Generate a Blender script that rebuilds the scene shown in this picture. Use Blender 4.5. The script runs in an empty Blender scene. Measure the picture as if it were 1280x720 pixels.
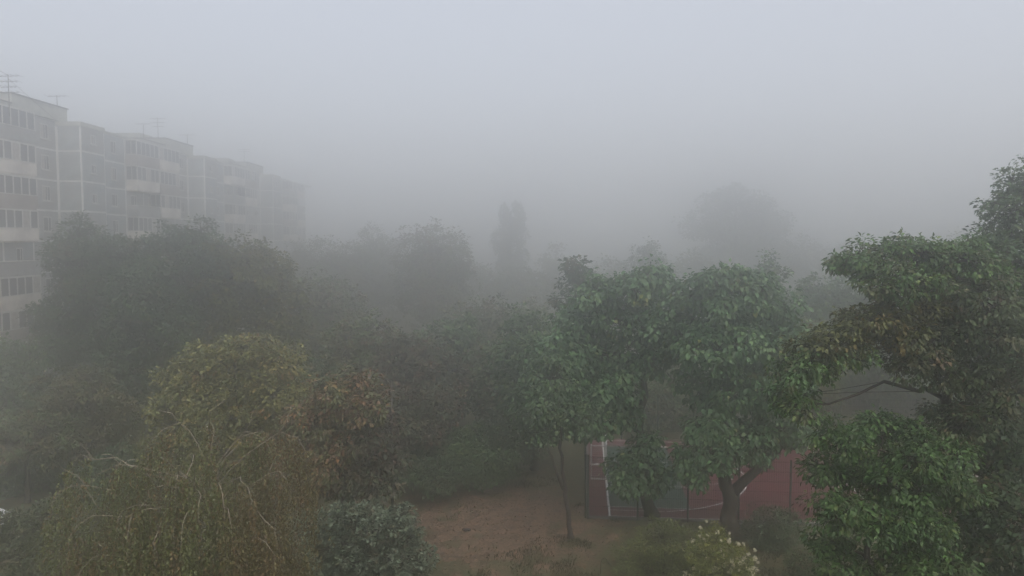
import bpy, math, random
import numpy as np

# ------------------------------------------------------------------ camera, sky, sun, exposure
S = bpy.context.scene
C = S.collection
PI = math.pi
F = 960.0                      # focal length in pixels of a 1280 wide frame
TH = math.atan(60 / 960)       # camera tilt: horizon at y = 300 of 720
H = 14.2                       # eye height, fifth-floor window

cam = bpy.data.cameras.new('camera')
cam.sensor_width = 36.0
cam.lens = 36.0 * F / 1280
cam.clip_start = 0.1
cam.clip_end = 4000
cam_o = bpy.data.objects.new('camera', cam)
C.objects.link(cam_o)
cam_o.location = (0, 0, H)
cam_o.rotation_euler = (PI / 2 - TH, 0, 0)
S.camera = cam_o

SUN_EL, SUN_AZ = math.radians(52), math.radians(158)
world = bpy.data.worlds.new('World')
S.world = world
world.use_nodes = True
nt = world.node_tree
nt.nodes.clear()
out = nt.nodes.new('ShaderNodeOutputWorld')
bg = nt.nodes.new('ShaderNodeBackground')
sky = nt.nodes.new('ShaderNodeTexSky')
sky.sky_type = 'NISHITA'
sky.sun_disc = False
sky.sun_elevation = SUN_EL
sky.sun_rotation = SUN_AZ
sky.air_density = 1.0
sky.dust_density = 6.0
sky.ozone_density = 1.0
mix = nt.nodes.new('ShaderNodeMix')
mix.data_type = 'RGBA'
mix.inputs[0].default_value = 0.50           # overcast: an even grey veil over the clear sky
mix.inputs[7].default_value = (8.1, 8.2, 8.6, 1)
nt.links.new(sky.outputs[0], mix.inputs[6])
nt.links.new(mix.outputs[2], bg.inputs[0])
bg.inputs[1].default_value = 0.13
nt.links.new(bg.outputs[0], out.inputs[0])

sun = bpy.data.lights.new('sun', 'SUN')
sun.energy = 1.5
sun.angle = math.radians(60)
sun.color = (1.0, 0.97, 0.93)
sun_o = bpy.data.objects.new('sun', sun)
C.objects.link(sun_o)
sun_o.rotation_euler = (PI / 2 - SUN_EL, 0, PI - SUN_AZ)      # behind the window, to the right
sun_o.location = (0, 0, 60)

HAZE_DENSITY = 0.0155
HAZE_ANISO = 0.90
HAZE_TOP = 34.0

S.view_settings.view_transform = 'Standard'
S.view_settings.look = 'None'
S.view_settings.exposure = 0.0
S.view_settings.gamma = 1.0
S.view_settings.use_curve_mapping = False
S.render.engine = 'CYCLES'
cy = S.cycles
cy.use_adaptive_sampling = False
cy.use_denoising = True
cy.denoiser = 'OPENIMAGEDENOISE'
cy.max_bounces = 44
cy.diffuse_bounces = 4
cy.glossy_bounces = 2
cy.transmission_bounces = 4
cy.volume_bounces = 40
cy.transparent_max_bounces = 8
cy.sample_clamp_indirect = 4.0

rng = np.random.default_rng(7)
random.seed(7)


# ------------------------------------------------------------------ helpers
def ray(px, py):
    a = (px - 640) / F
    b = -(py - 360) / F
    return np.array([a, math.cos(TH) + b * math.sin(TH), -math.sin(TH) + b * math.cos(TH)])


def P(px, py, Y):
    """the point seen at a pixel, at distance Y from the window"""
    d = ray(px, py)
    return d * (Y / d[1]) + np.array([0, 0, H])


def G(px, py, z=0.0):
    """the ground point seen at a pixel"""
    d = ray(px, py)
    return d * ((z - H) / d[2]) + np.array([0, 0, H])


def tag(o, label=None, cat=None, group=None, kind=None):
    if label: o['label'] = label
    if cat: o['category'] = cat
    if group: o['group'] = group
    if kind: o['kind'] = kind
    return o


def link(name, me, parent=None, loc=None, rz=0.0):
    o = bpy.data.objects.new(name, me)
    C.objects.link(o)
    if parent is not None: o.parent = parent
    if loc is not None: o.location = tuple(float(v) for v in loc)
    if rz: o.rotation_euler = (0, 0, rz)
    return o


def empty(name, loc=(0, 0, 0), rz=0.0):
    o = link(name, None, None, loc, rz)
    o.empty_display_size = 0.3
    return o


def mesh_np(name, V, loops, starts, totals, mat=None, col=None, smooth=False):
    me = bpy.data.meshes.new(name)
    V = np.asarray(V, np.float32)
    me.vertices.add(len(V))
    me.vertices.foreach_set('co', V.ravel())
    me.loops.add(len(loops))
    me.loops.foreach_set('vertex_index', np.asarray(loops, np.int32))
    me.polygons.add(len(starts))
    me.polygons.foreach_set('loop_start', np.asarray(starts, np.int32))
    me.polygons.foreach_set('loop_total', np.asarray(totals, np.int32))
    if smooth:
        me.polygons.foreach_set('use_smooth', np.ones(len(starts), bool))
    if col is not None:
        at = me.attributes.new('tint', 'FLOAT_COLOR', 'FACE')
        c4 = np.ones((len(starts), 4), np.float32)
        c4[:, :3] = col
        at.data.foreach_set('color', c4.ravel())
    me.update(calc_edges=True)
    if mat: me.materials.append(mat)
    return me


class MB:
    """collects boxes, tubes and prisms into one mesh"""
    def __init__(self):
        self.v, self.f, self.n = [], [], 0

    def add(self, V, faces):
        self.v.append(np.asarray(V, float).reshape(-1, 3))
        self.f += [tuple(i + self.n for i in f) for f in faces]
        self.n += len(self.v[-1])
        return self

    def box(self, a, b):
        x0, y0, z0 = a
        x1, y1, z1 = b
        V = [(x0, y0, z0), (x1, y0, z0), (x1, y1, z0), (x0, y1, z0), (x0, y0, z1), (x1, y0, z1), (x1, y1, z1), (x0, y1, z1)]
        return self.add(V, [(0, 3, 2, 1), (4, 5, 6, 7), (0, 1, 5, 4), (1, 2, 6, 5), (2, 3, 7, 6), (3, 0, 4, 7)])

    def bar(self, p, q, w, h=None):
        """square-section bar from p to q"""
        h = w if h is None else h
        p, q = np.array(p, float), np.array(q, float)
        d = (q - p) / np.linalg.norm(q - p)
        u = np.cross(d, (0, 0, 1))
        if np.linalg.norm(u) < 1e-3: u = np.array([1.0, 0, 0])
        u /= np.linalg.norm(u)
        w2 = np.cross(u, d)
        V = [e + u * sx * w / 2 + w2 * sz * h / 2 for e in (p, q) for sx, sz in ((-1, -1), (1, -1), (1, 1), (-1, 1))]
        return self.add(V, [(3, 2, 1, 0), (4, 5, 6, 7), (0, 1, 5, 4), (1, 2, 6, 5), (2, 3, 7, 6), (3, 0, 4, 7)])

    def tube(self, pts, rad, n=6):
        V, Fc = tube_np(pts, rad, n)
        return self.add(V, Fc)

    def prism(self, prof, x0, x1):
        """profile in (y, z) extruded along x"""
        k = len(prof)
        V = [(x0, y, z) for y, z in prof] + [(x1, y, z) for y, z in prof]
        fs = [tuple(range(k)), tuple(range(2 * k - 1, k - 1, -1))]
        fs += [(i, i + k, (i + 1) % k + k, (i + 1) % k) for i in range(k)]
        return self.add(V, fs)

    def mesh(self, name, mat, smooth=False):
        me = bpy.data.meshes.new(name)
        me.from_pydata(np.concatenate(self.v).tolist(), [], self.f)
        if smooth: me.polygons.foreach_set('use_smooth', np.ones(len(me.polygons), bool))
        me.update()
        if mat: me.materials.append(mat)
        return me

    def build(self, name, mat, parent=None, loc=None, rz=0.0, smooth=False):
        return link(name, self.mesh(name, mat, smooth), parent, loc, rz)


def tube_np(pts, rad, n=6):
    pts = np.asarray(pts, float)
    k = len(pts)
    rad = np.broadcast_to(np.asarray(rad, float), (k,))
    t = np.gradient(pts, axis=0)
    t /= np.linalg.norm(t, axis=1)[:, None] + 1e-9
    ref = np.array([0.31, 0.95, 0.05])
    u = np.cross(t, ref)
    u /= np.linalg.norm(u, axis=1)[:, None] + 1e-9
    w = np.cross(t, u)
    an = np.arange(n) * 2 * PI / n
    V = pts[:, None] + rad[:, None, None] * (np.cos(an)[None, :, None] * u[:, None] + np.sin(an)[None, :, None] * w[:, None])
    Fc = [(i * n + j, i * n + (j + 1) % n, (i + 1) * n + (j + 1) % n, (i + 1) * n + j) for i in range(k - 1) for j in range(n)]
    Fc += [tuple(range(n - 1, -1, -1)), tuple(range((k - 1) * n, k * n))]
    return V.reshape(-1, 3), Fc


def unit(a):
    return a / (np.linalg.norm(a, axis=-1, keepdims=True) + 1e-9)


# ------------------------------------------------------------------ materials
def new_mat(name, col=(0.5, 0.5, 0.5), rough=0.8, metal=0.0, spec=0.3):
    m = bpy.data.materials.new(name)
    m.use_nodes = True
    b = m.node_tree.nodes['Principled BSDF']
    b.inputs['Base Color'].default_value = (*col, 1)
    b.inputs['Roughness'].default_value = rough
    b.inputs['Metallic'].default_value = metal
    b.inputs['Specular IOR Level'].default_value = spec
    return m


def noisy(name, c1, c2, scale=2.0, rough=0.9, detail=6, bump=0.0, c3=None, scale3=0.4, spec=0.25, lo=0.35, hi=0.65, stretch=None):
    """two colours broken up by noise, with an optional third in larger blotches"""
    m = new_mat(name, c1, rough, 0, spec)
    t = m.node_tree
    b = t.nodes['Principled BSDF']
    tc = t.nodes.new('ShaderNodeTexCoord')
    src = tc.outputs['Object']
    if stretch:
        mp = t.nodes.new('ShaderNodeMapping')
        mp.inputs['Scale'].default_value = stretch
        t.links.new(src, mp.inputs[0])
        src = mp.outputs[0]

    def blend(sc, a_sock, a_col, colb, l, h):
        n = t.nodes.new('ShaderNodeTexNoise')
        n.inputs['Scale'].default_value = sc
        n.inputs['Detail'].default_value = detail
        t.links.new(src, n.inputs['Vector'])
        r = t.nodes.new('ShaderNodeMapRange')
        r.inputs[1].default_value = l
        r.inputs[2].default_value = h
        t.links.new(n.outputs[0], r.inputs[0])
        mx = t.nodes.new('ShaderNodeMix')
        mx.data_type = 'RGBA'
        t.links.new(r.outputs[0], mx.inputs[0])
        if a_sock is not None: t.links.new(a_sock, mx.inputs[6])
        else: mx.inputs[6].default_value = (*a_col, 1)
        mx.inputs[7].default_value = (*colb, 1)
        return mx.outputs[2], n
    o1, n1 = blend(scale, None, c1, c2, lo, hi)
    if c3 is not None:
        o1, _ = blend(scale3, o1, None, c3, 0.45, 0.62)
    t.links.new(o1, b.inputs['Base Color'])
    if bump:
        bp = t.nodes.new('ShaderNodeBump')
        bp.inputs['Strength'].default_value = bump
        bp.inputs['Distance'].default_value = 0.03
        t.links.new(n1.outputs[0], bp.inputs['Height'])
        t.links.new(bp.outputs[0], b.inputs['Normal'])
    return m


def leaf_mat(name, rough=0.55, trans=0.22, spec=0.25):
    m = new_mat(name, (0.06, 0.09, 0.04), rough, 0, spec)
    t = m.node_tree
    b = t.nodes['Principled BSDF']
    at = t.nodes.new('ShaderNodeAttribute')
    at.attribute_name = 'tint'
    tr = t.nodes.new('ShaderNodeBsdfTranslucent')
    ms = t.nodes.new('ShaderNodeMixShader')
    ms.inputs[0].default_value = trans
    t.links.new(at.outputs['Color'], b.inputs['Base Color'])
    t.links.new(at.outputs['Color'], tr.inputs['Color'])
    t.links.new(b.outputs[0], ms.inputs[1])
    t.links.new(tr.outputs[0], ms.inputs[2])
    t.links.new(ms.outputs[0], t.nodes['Material Output'].inputs['Surface'])
    return m


M_LEAF = leaf_mat('leaf', 0.45, 0.30, 0.4)
M_LEAF_DULL = leaf_mat('leaf_dull', 0.7, 0.28, 0.2)
M_BARK = noisy('bark', (0.032, 0.026, 0.022), (0.066, 0.055, 0.045), 9, 0.9, 6, 0.6, stretch=(1, 1, 0.25))
M_BIRCH = noisy('birch_bark', (0.40, 0.37, 0.33), (0.09, 0.078, 0.065), 5, 0.8, 5, 0.2, lo=0.5, hi=0.68, stretch=(0.6, 0.6, 2.5))
M_TWIG = noisy('pale_twig', (0.36, 0.31, 0.25), (0.20, 0.165, 0.13), 6, 0.85)
M_COURT = noisy('court_red', (0.110, 0.019, 0.024), (0.076, 0.015, 0.019), 0.7, 0.75, 8, 0.05, c3=(0.090, 0.023, 0.025), scale3=0.3)
M_COURT_G = noisy('court_green', (0.026, 0.058, 0.038), (0.018, 0.042, 0.029), 0.9, 0.7, 6, 0.05)
M_LINE = noisy('court_line', (0.62, 0.60, 0.57), (0.48, 0.46, 0.44), 2.5, 0.7)
M_WHITE = noisy('white_paint', (0.62, 0.62, 0.60), (0.50, 0.50, 0.48), 4, 0.5)
M_FENCE = new_mat('fence_green', (0.022, 0.040, 0.030), 0.5, 0.2)
M_KERB = noisy('kerb_concrete', (0.16, 0.15, 0.14), (0.10, 0.095, 0.09), 3, 0.9, 6, 0.2)
M_STEEL = new_mat('rusty_steel', (0.075, 0.065, 0.058), 0.6, 0.5)

M_GROUND = new_mat('earth_and_grass', rough=0.95, spec=0.2)


def ground_nodes(t):
    b = t.nodes['Principled BSDF']
    geo = t.nodes.new('ShaderNodeNewGeometry')
    sep = t.nodes.new('ShaderNodeSeparateXYZ')
    t.links.new(geo.outputs['Position'], sep.inputs[0])

    def noise(sc, det=6):
        n = t.nodes.new('ShaderNodeTexNoise')
        n.inputs['Scale'].default_value = sc
        n.inputs['Detail'].default_value = det
        n.inputs['Roughness'].default_value = 0.62
        t.links.new(geo.outputs['Position'], n.inputs['Vector'])
        return n.outputs[0]

    def math_(op, a, b_=None):
        m = t.nodes.new('ShaderNodeMath')
        m.operation = op
        for i, v in enumerate((a, b_)):
            if v is None: continue
            if isinstance(v, (int, float)): m.inputs[i].default_value = v
            else: t.links.new(v, m.inputs[i])
        return m.outputs[0]

    def rng_(v, lo, hi):
        m = t.nodes.new('ShaderNodeMapRange')
        m.interpolation_type = 'SMOOTHSTEP'
        m.inputs[1].default_value = lo
        m.inputs[2].default_value = hi
        t.links.new(v, m.inputs[0])
        return m.outputs[0]

    def mixc(f, a, b_):
        m = t.nodes.new('ShaderNodeMix')
        m.data_type = 'RGBA'
        t.links.new(f, m.inputs[0])
        for i, v in ((6, a), (7, b_)):
            if isinstance(v, tuple): m.inputs[i].default_value = (*v, 1)
            else: t.links.new(v, m.inputs[i])
        return m.outputs[2]
    earth = mixc(rng_(noise(1.7), 0.38, 0.62), (0.165, 0.104, 0.071), (0.062, 0.047, 0.034))
    earth = mixc(rng_(noise(9.0), 0.5, 0.62), earth, (0.24, 0.155, 0.10))
    grass = mixc(rng_(noise(2.3), 0.4, 0.6), (0.060, 0.066, 0.030), (0.095, 0.080, 0.044))
    dx = math_('DIVIDE', math_('SUBTRACT', sep.outputs[0], -0.8), 5.2)
    dy = math_('DIVIDE', math_('SUBTRACT', sep.outputs[1], 38.0), 5.0)
    d = math_('ADD', math_('MULTIPLY', dx, dx), math_('MULTIPLY', dy, dy))
    d = math_('ADD', d, math_('MULTIPLY', math_('SUBTRACT', noise(0.75, 9), 0.5), 8.0))
    col = mixc(rng_(d, 0.55, 1.5), earth, grass)
    t.links.new(col, b.inputs['Base Color'])
    bp = t.nodes.new('ShaderNodeBump')
    bp.inputs['Strength'].default_value = 0.7
    bp.inputs['Distance'].default_value = 0.06
    t.links.new(noise(5.0, 8), bp.inputs['Height'])
    t.links.new(bp.outputs[0], b.inputs['Normal'])


ground_nodes(M_GROUND.node_tree)

# ------------------------------------------------------------------ terrain
gx = np.concatenate([np.linspace(-620, -45, 24), np.linspace(-40, 45, 86), np.linspace(50, 620, 24)])
gy = np.concatenate([np.linspace(-300, 14, 14), np.linspace(16, 75, 100), np.linspace(80, 700, 40)])


def ground_z(x, y):
    w = np.clip((np.abs(x - 14) - 22) / 14, 0, 1) + np.clip((y - 54) / 14, 0, 1) + np.clip((35 - y) / 4, 0, 1)
    w = np.clip(w, 0.12, 1)
    return w * (0.09 * np.sin(x * 0.41 + 1.3) * np.cos(y * 0.33) + 0.05 * np.sin(x * 1.3 + y * 0.9) + 0.03 * np.sin(2.1 * y - x)) - 0.06


XX, YY = np.meshgrid(gx, gy)
ZZ = ground_z(XX, YY)
nx_, ny_ = len(gx), len(gy)
idx = np.arange(nx_ * ny_).reshape(ny_, nx_)
quads = np.stack([idx[:-1, :-1], idx[:-1, 1:], idx[1:, 1:], idx[1:, :-1]], -1).reshape(-1, 4)
ground = link('ground', mesh_np('ground', np.stack([XX, YY, ZZ], -1).reshape(-1, 3), quads.ravel(),
                                np.arange(len(quads)) * 4, np.full(len(quads), 4), M_GROUND, smooth=True))
tag(ground, 'bare reddish earth with dry grass patches and fallen leaves', 'ground', kind='structure')

# ------------------------------------------------------------------ sports court, in its own frame (x along the near sideline, y across)
CO = G(762, 645)
CA = math.radians(-5.3)
CX = np.array([math.cos(CA), math.sin(CA), 0])
CY = np.array([-math.sin(CA), math.cos(CA), 0])
CLEN, CWID = 28.0, 15.0
EDGE = 1.02          # run-off behind the baseline


def cpt(x, y, z=0.0):
    return CO + CX * x + CY * y + np.array([0, 0, z])


court = empty('sports_court', CO, CA)
tag(court, 'dark red sports court with green key zones and white lines', 'court', kind='structure')
MB().box((-EDGE, -0.12, -0.3), (CLEN + EDGE, CWID + 0.4, 0.0)).build('court_surface', M_COURT, court)


def sheet(pts, z):
    mb = MB()
    mb.add([(x, y, z) for x, y in pts], [tuple(range(len(pts)))])
    return mb


def arcline(cx, cy, r, a0, a1, w, z, n=40):
    a = np.linspace(a0, a1, n)
    V = [(cx + (r + s * w / 2) * math.cos(t), cy + (r + s * w / 2) * math.sin(t), z) for t in a for s in (-1, 1)]
    return MB().add(V, [(2 * i, 2 * i + 1, 2 * i + 3, 2 * i + 2) for i in range(n - 1)])


def rect(x0, y0, x1, y1, z=0.008):
    return sheet([(x0, y0), (x1, y0), (x1, y1), (x0, y1)], z)


for s in (0, 1):
    def mx(x): return x if s == 0 else CLEN - x
    a_, b_ = sorted((mx(0.05), mx(4.3)))
    sheet([(a_, 1.45), (b_, 1.45), (b_, 13.55), (a_, 13.55)], 0.004).build('green_zone', M_COURT_G, court)
    for (x0, y0, x1, y1) in ((0.05, 1.40, 4.3, 1.46), (0.05, 13.54, 4.3, 13.6),            # zone borders
                             (0.05, 5.05, 5.8, 5.11), (0.05, 9.89, 5.8, 9.95), (5.74, 5.11, 5.8, 9.89),   # key
                             (0.05, 0.87, 2.9, 0.93), (0.05, 14.07, 2.9, 14.13)):             # three-point straights
        a_, b_ = sorted((mx(x0), mx(x1)))
        rect(a_, y0, b_, y1, 0.008 if y1 - y0 < 1 or x1 - x0 > 1 else 0.009).build('court_line', M_LINE, court)
    xx = sorted((mx(-0.05), mx(0.05)))
    rect(xx[0], 0, xx[1], CWID, 0.010).build('court_line', M_LINE, court)
    r = 6.75
    a0 = math.asin((7.5 - 0.9) / r)
    cxx = mx(1.575)
    if s == 0:
        arcline(cxx, 7.5, r, -a0, a0, 0.07, 0.012).build('court_line', M_LINE, court)
        arcline(5.8, 7.5, 1.8, -PI / 2, PI / 2, 0.06, 0.012, 24).build('court_line', M_LINE, court)
    else:
        arcline(cxx, 7.5, r, PI - a0, PI + a0, 0.07, 0.012).build('court_line', M_LINE, court)
        arcline(CLEN - 5.8, 7.5, 1.8, PI / 2, 3 * PI / 2, 0.06, 0.012, 24).build('court_line', M_LINE, court)
rect(0.05, -0.05, CLEN - 0.05, 0.05, 0.008).build('court_line', M_LINE, court)
rect(0.05, CWID - 0.05, CLEN - 0.05, CWID + 0.05, 0.008).build('court_line', M_LINE, court)
rect(CLEN / 2 - 0.04, 0.05, CLEN / 2 + 0.04, CWID - 0.05, 0.006).build('court_line', M_LINE, court)
arcline(CLEN / 2, 7.5, 1.8, 0, 2 * PI, 0.06, 0.014, 48).build('court_line', M_LINE, court)
MB().box((-EDGE - 0.14, -0.30, -0.3), (CLEN + EDGE + 0.14, -0.14, 0.06)).build('kerb', M_KERB, court)
MB().box((-EDGE - 0.16, -0.138, -0.3), (-EDGE - 0.002, CWID + 0.4, 0.06)).build('kerb', M_KERB, court)


# handball goal on the near baseline, seen end on
def goal(x, face, label):
    g = empty('handball_goal', cpt(x, 0), CA)
    w = 0.09
    tag(g, label, 'goal')
    ys = (6.0, 9.0)
    for yv in ys:
        MB().box((-w / 2, yv - w / 2, 0.012), (w / 2, yv + w / 2, 2.05)).build('goal_post', M_WHITE, g)
        MB().bar((-face * 0.05, yv, 2.03), (-face * 0.85, yv, 2.03), 0.05).build('top_stay', M_WHITE, g)
        MB().bar((-face * 0.05, yv, 0.04), (-face * 0.85, yv, 0.04), 0.05).build('ground_stay', M_WHITE, g)
        MB().bar((-face * 0.88, yv, 0.02), (-face * 0.88, yv, 2.055), 0.045).build('back_post', M_WHITE, g)
    MB().box((-w / 2, ys[0] - w / 2, 2.051), (w / 2, ys[1] + w / 2, 2.14)).build('crossbar', M_WHITE, g)
    MB().bar((-face * 0.88, ys[0] + 0.03, 2.03), (-face * 0.88, ys[1] - 0.03, 2.03), 0.045).build('back_rail', M_WHITE, g)
    net = MB()
    for i in range(1, 25):
        yv = 6 + i * 0.12
        net.bar((-face * 0.86, yv, 0.02), (-face * 0.86, yv, 2.0), 0.005)
    for i in range(1, 17):
        net.bar((-face * 0.86, 6.03, i * 0.12), (-face * 0.86, 8.97, i * 0.12), 0.005)
        for yv in ys: net.bar((-face * 0.05, yv, i * 0.12), (-face * 0.85, yv, i * 0.12), 0.005)
    o = net.build('net', M_WHITE, g)
    o['kind'] = 'stuff'


goal(0.0, 1, 'white steel handball goal standing on the baseline near the fence corner')


# fence panels of welded wire round the court
def fence(name, label, p, q, n, hgt, gap):
    p, q = np.array(p), np.array(q)
    d = q - p
    L = np.linalg.norm(d)
    root = empty(name, p, math.atan2(d[1], d[0]))
    tag(root, label, 'fence', 'wire fences round the sports court')
    step = L / n
    post = MB().box((-0.04, -0.04, -0.3), (0.04, 0.04, hgt + 0.05)).box((-0.048, -0.048, hgt + 0.05), (0.048, 0.048, hgt + 0.075)).mesh('post', M_FENCE)
    mb = MB()
    for i in range(int(step / gap)):
        x = 0.06 + i * gap
        if x < step - 0.05: mb.box((x - 0.004, -0.004, 0.08), (x + 0.004, 0.004, hgt))
    wires = mb.mesh('wire_mesh', M_FENCE)
    mb = MB()
    for k in range(int(hgt / 0.5) + 1):
        z = 0.1 + k * (hgt - 0.15) / int(hgt / 0.5)
        mb.box((0.045, 0.0045, z - 0.008), (step - 0.045, 0.014, z + 0.008))
    rails = mb.mesh('rail', M_FENCE)
    for i in range(n + 1):
        link('post', post, root, (i * step, 0, 0))
        if i < n:
            w = link('wire_mesh', wires, root, (i * step, 0, 0))
            w['kind'] = 'stuff'
            link('rail', rails, w, (0, 0, 0))
    return root


fence('wire_fence', 'dark green wire fence running along the near side of the red court', cpt(-EDGE - 0.10, -0.34), cpt(CLEN + EDGE, -0.34), 12, 3.2, 0.11)
fence('wire_fence', 'dark green wire fence across the end of the court behind the goal', cpt(-EDGE - 0.22, -0.24), cpt(-EDGE - 0.22, CWID + 0.5), 6, 3.2, 0.11)
fence('wire_fence', 'dark green wire fence along the far side of the red court', cpt(-EDGE - 0.1, CWID + 0.6), cpt(CLEN + EDGE, CWID + 0.6), 12, 3.2, 0.11)

# ------------------------------------------------------------------ apartment block
BX = -41.7            # main facade plane, running straight away from the window
SZ = 1.07
ST = 2.75             # storey
TOP = H + 10.9        # underside of the parapet
NF = 9
Z0 = TOP - NF * ST
M_SEAM = noisy('seam_mastic', (0.750, 0.750, 0.750), (0.600, 0.600, 0.570), 1.2, 0.9)
M_PAN_B = noisy('panel_bluegrey', (0.332, 0.370, 0.380), (0.234, 0.264, 0.273), 1.3, 0.9, 8, 0.25, c3=(0.282, 0.293, 0.293), scale3=0.5)
M_PAN_T = noisy('panel_tile', (0.335, 0.350, 0.350), (0.235, 0.245, 0.245), 2.2, 0.9, 8, 0.25, c3=(0.300, 0.295, 0.285), scale3=0.6)
M_PARA = noisy('parapet_concrete', (0.429, 0.439, 0.390), (0.312, 0.321, 0.293), 1.0, 0.95, 8, 0.2)
M_BALC = noisy('balcony_slab', (0.702, 0.663, 0.605), (0.468, 0.439, 0.410), 1.1, 0.9, 8, 0.2)
M_BALC2 = noisy('balcony_brown', (0.330, 0.300, 0.275), (0.230, 0.210, 0.200), 1.1, 0.9, 8, 0.2)
M_FRAME = noisy('window_frame', (0.60, 0.60, 0.57), (0.44, 0.44, 0.42), 3, 0.6)
M_GLASS = new_mat('window_glass', (0.075, 0.082, 0.09), 0.12, 0, 0.6)
M_CURT = noisy('curtain', (0.42, 0.40, 0.37), (0.28, 0.27, 0.25), 3, 0.9)
M_ROOF = noisy('roof_felt', (0.06, 0.06, 0.06), (0.09, 0.09, 0.088), 0.8, 0.95)

bld = empty('apartment_building', (BX, 68, 0))
tag(bld, 'long grey panel apartment block with white joints and glazed balconies fading into fog', 'building')
_pc = {}


def panel_mesh(w, h, win, mat):
    key = (round(w, 2), round(h, 2), win, mat.name)
    if key in _pc: return _pc[key]
    t = 0.3
    mb = MB()
    if win is None:
        mb.box((0, 0, 0), (w, t, h))
    else:
        a, b, c, d = win      # x0, x1, z0, z1 of the opening
        mb.box((0, 0, 0), (w, t, c)).box((0, 0, d), (w, t, h))
        mb.box((0, 0, c), (a, t, d)).box((b, 0, c), (w, t, d))
    _pc[key] = mb.mesh('wall_panel', mat)
    return _pc[key]


_wc = {}


def window(parent, origin, rz, win, bars, curtain=0):
    a, b, c, d = win
    key = (round(b - a, 2), round(d - c, 2), bars)
    if key not in _wc:
        w, h = b - a, d - c
        f = MB()
        fw = 0.1
        f.box((0, 0.02, 0), (w, 0.05, fw)).box((0, 0.02, h - fw), (w, 0.05, h))
        f.box((0, 0.02, fw), (fw, 0.05, h - fw)).box((w - fw, 0.02, fw), (w, 0.05, h - fw))
        for k in range(1, bars):
            x = w * k / bars if bars != 2 else w * 0.62
            f.box((x - 0.04, 0.02, fw), (x + 0.04, 0.05, h - fw))
        pane = MB().box((0.02, 0.036, 0.02), (w - 0.02, 0.048, h - 0.02)).mesh('pane', M_GLASS)
        sill = MB().box((-0.09, -0.13, -0.07), (w + 0.09, 0.03, -0.005)).mesh('sill', M_FRAME)
        cur = MB().box((fw, 0.0305, fw), (w * 0.45, 0.0355, h - fw)).mesh('curtain', M_CURT)
        _wc[key] = (f.mesh('window', M_FRAME), pane, sill, cur)
    f, pane, sill, cur = _wc[key]
    cr, sr = math.cos(rz), math.sin(rz)
    o = link('window', f, parent, (origin[0] + cr * a, origin[1] + sr * a, origin[2] + c), rz)
    link('pane', pane, o)
    link('sill', sill, o)
    if curtain: link('curtain', cur, o)
    return o


def wall(x, y, length, rz, floors, mats, win=None, bars=2, gap=0.17, gv=0.30):
    """a column of panels, one a storey; local x runs along the wall, outer face at local y = 0"""
    for fl in floors:
        z = Z0 + fl * ST
        o = (x, y, z)
        mat = mats[fl % len(mats)]
        cr, sr = math.cos(rz), math.sin(rz)
        po = (x + cr * gv / 2, y + sr * gv / 2, z + gap / 2)
        ww = None
        if win is not None:
            ww = (win[0] - gv / 2, win[1] - gv / 2, win[2] - gap / 2, win[3] - gap / 2)
        link('wall_panel', panel_mesh(length - gv, ST - gap, ww, mat), bld, (po[0] - BX, po[1] - 68, po[2]), rz)
        if win is not None:
            window(bld, (po[0] - BX, po[1] - 68, po[2]), rz, ww, bars, random.random() < 0.4)


def bbox(name, a, b, mat):
    return MB().box((a[0] - BX, a[1] - 68, a[2]), (b[0] - BX, b[1] - 68, b[2])).build(name, mat, bld)


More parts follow.
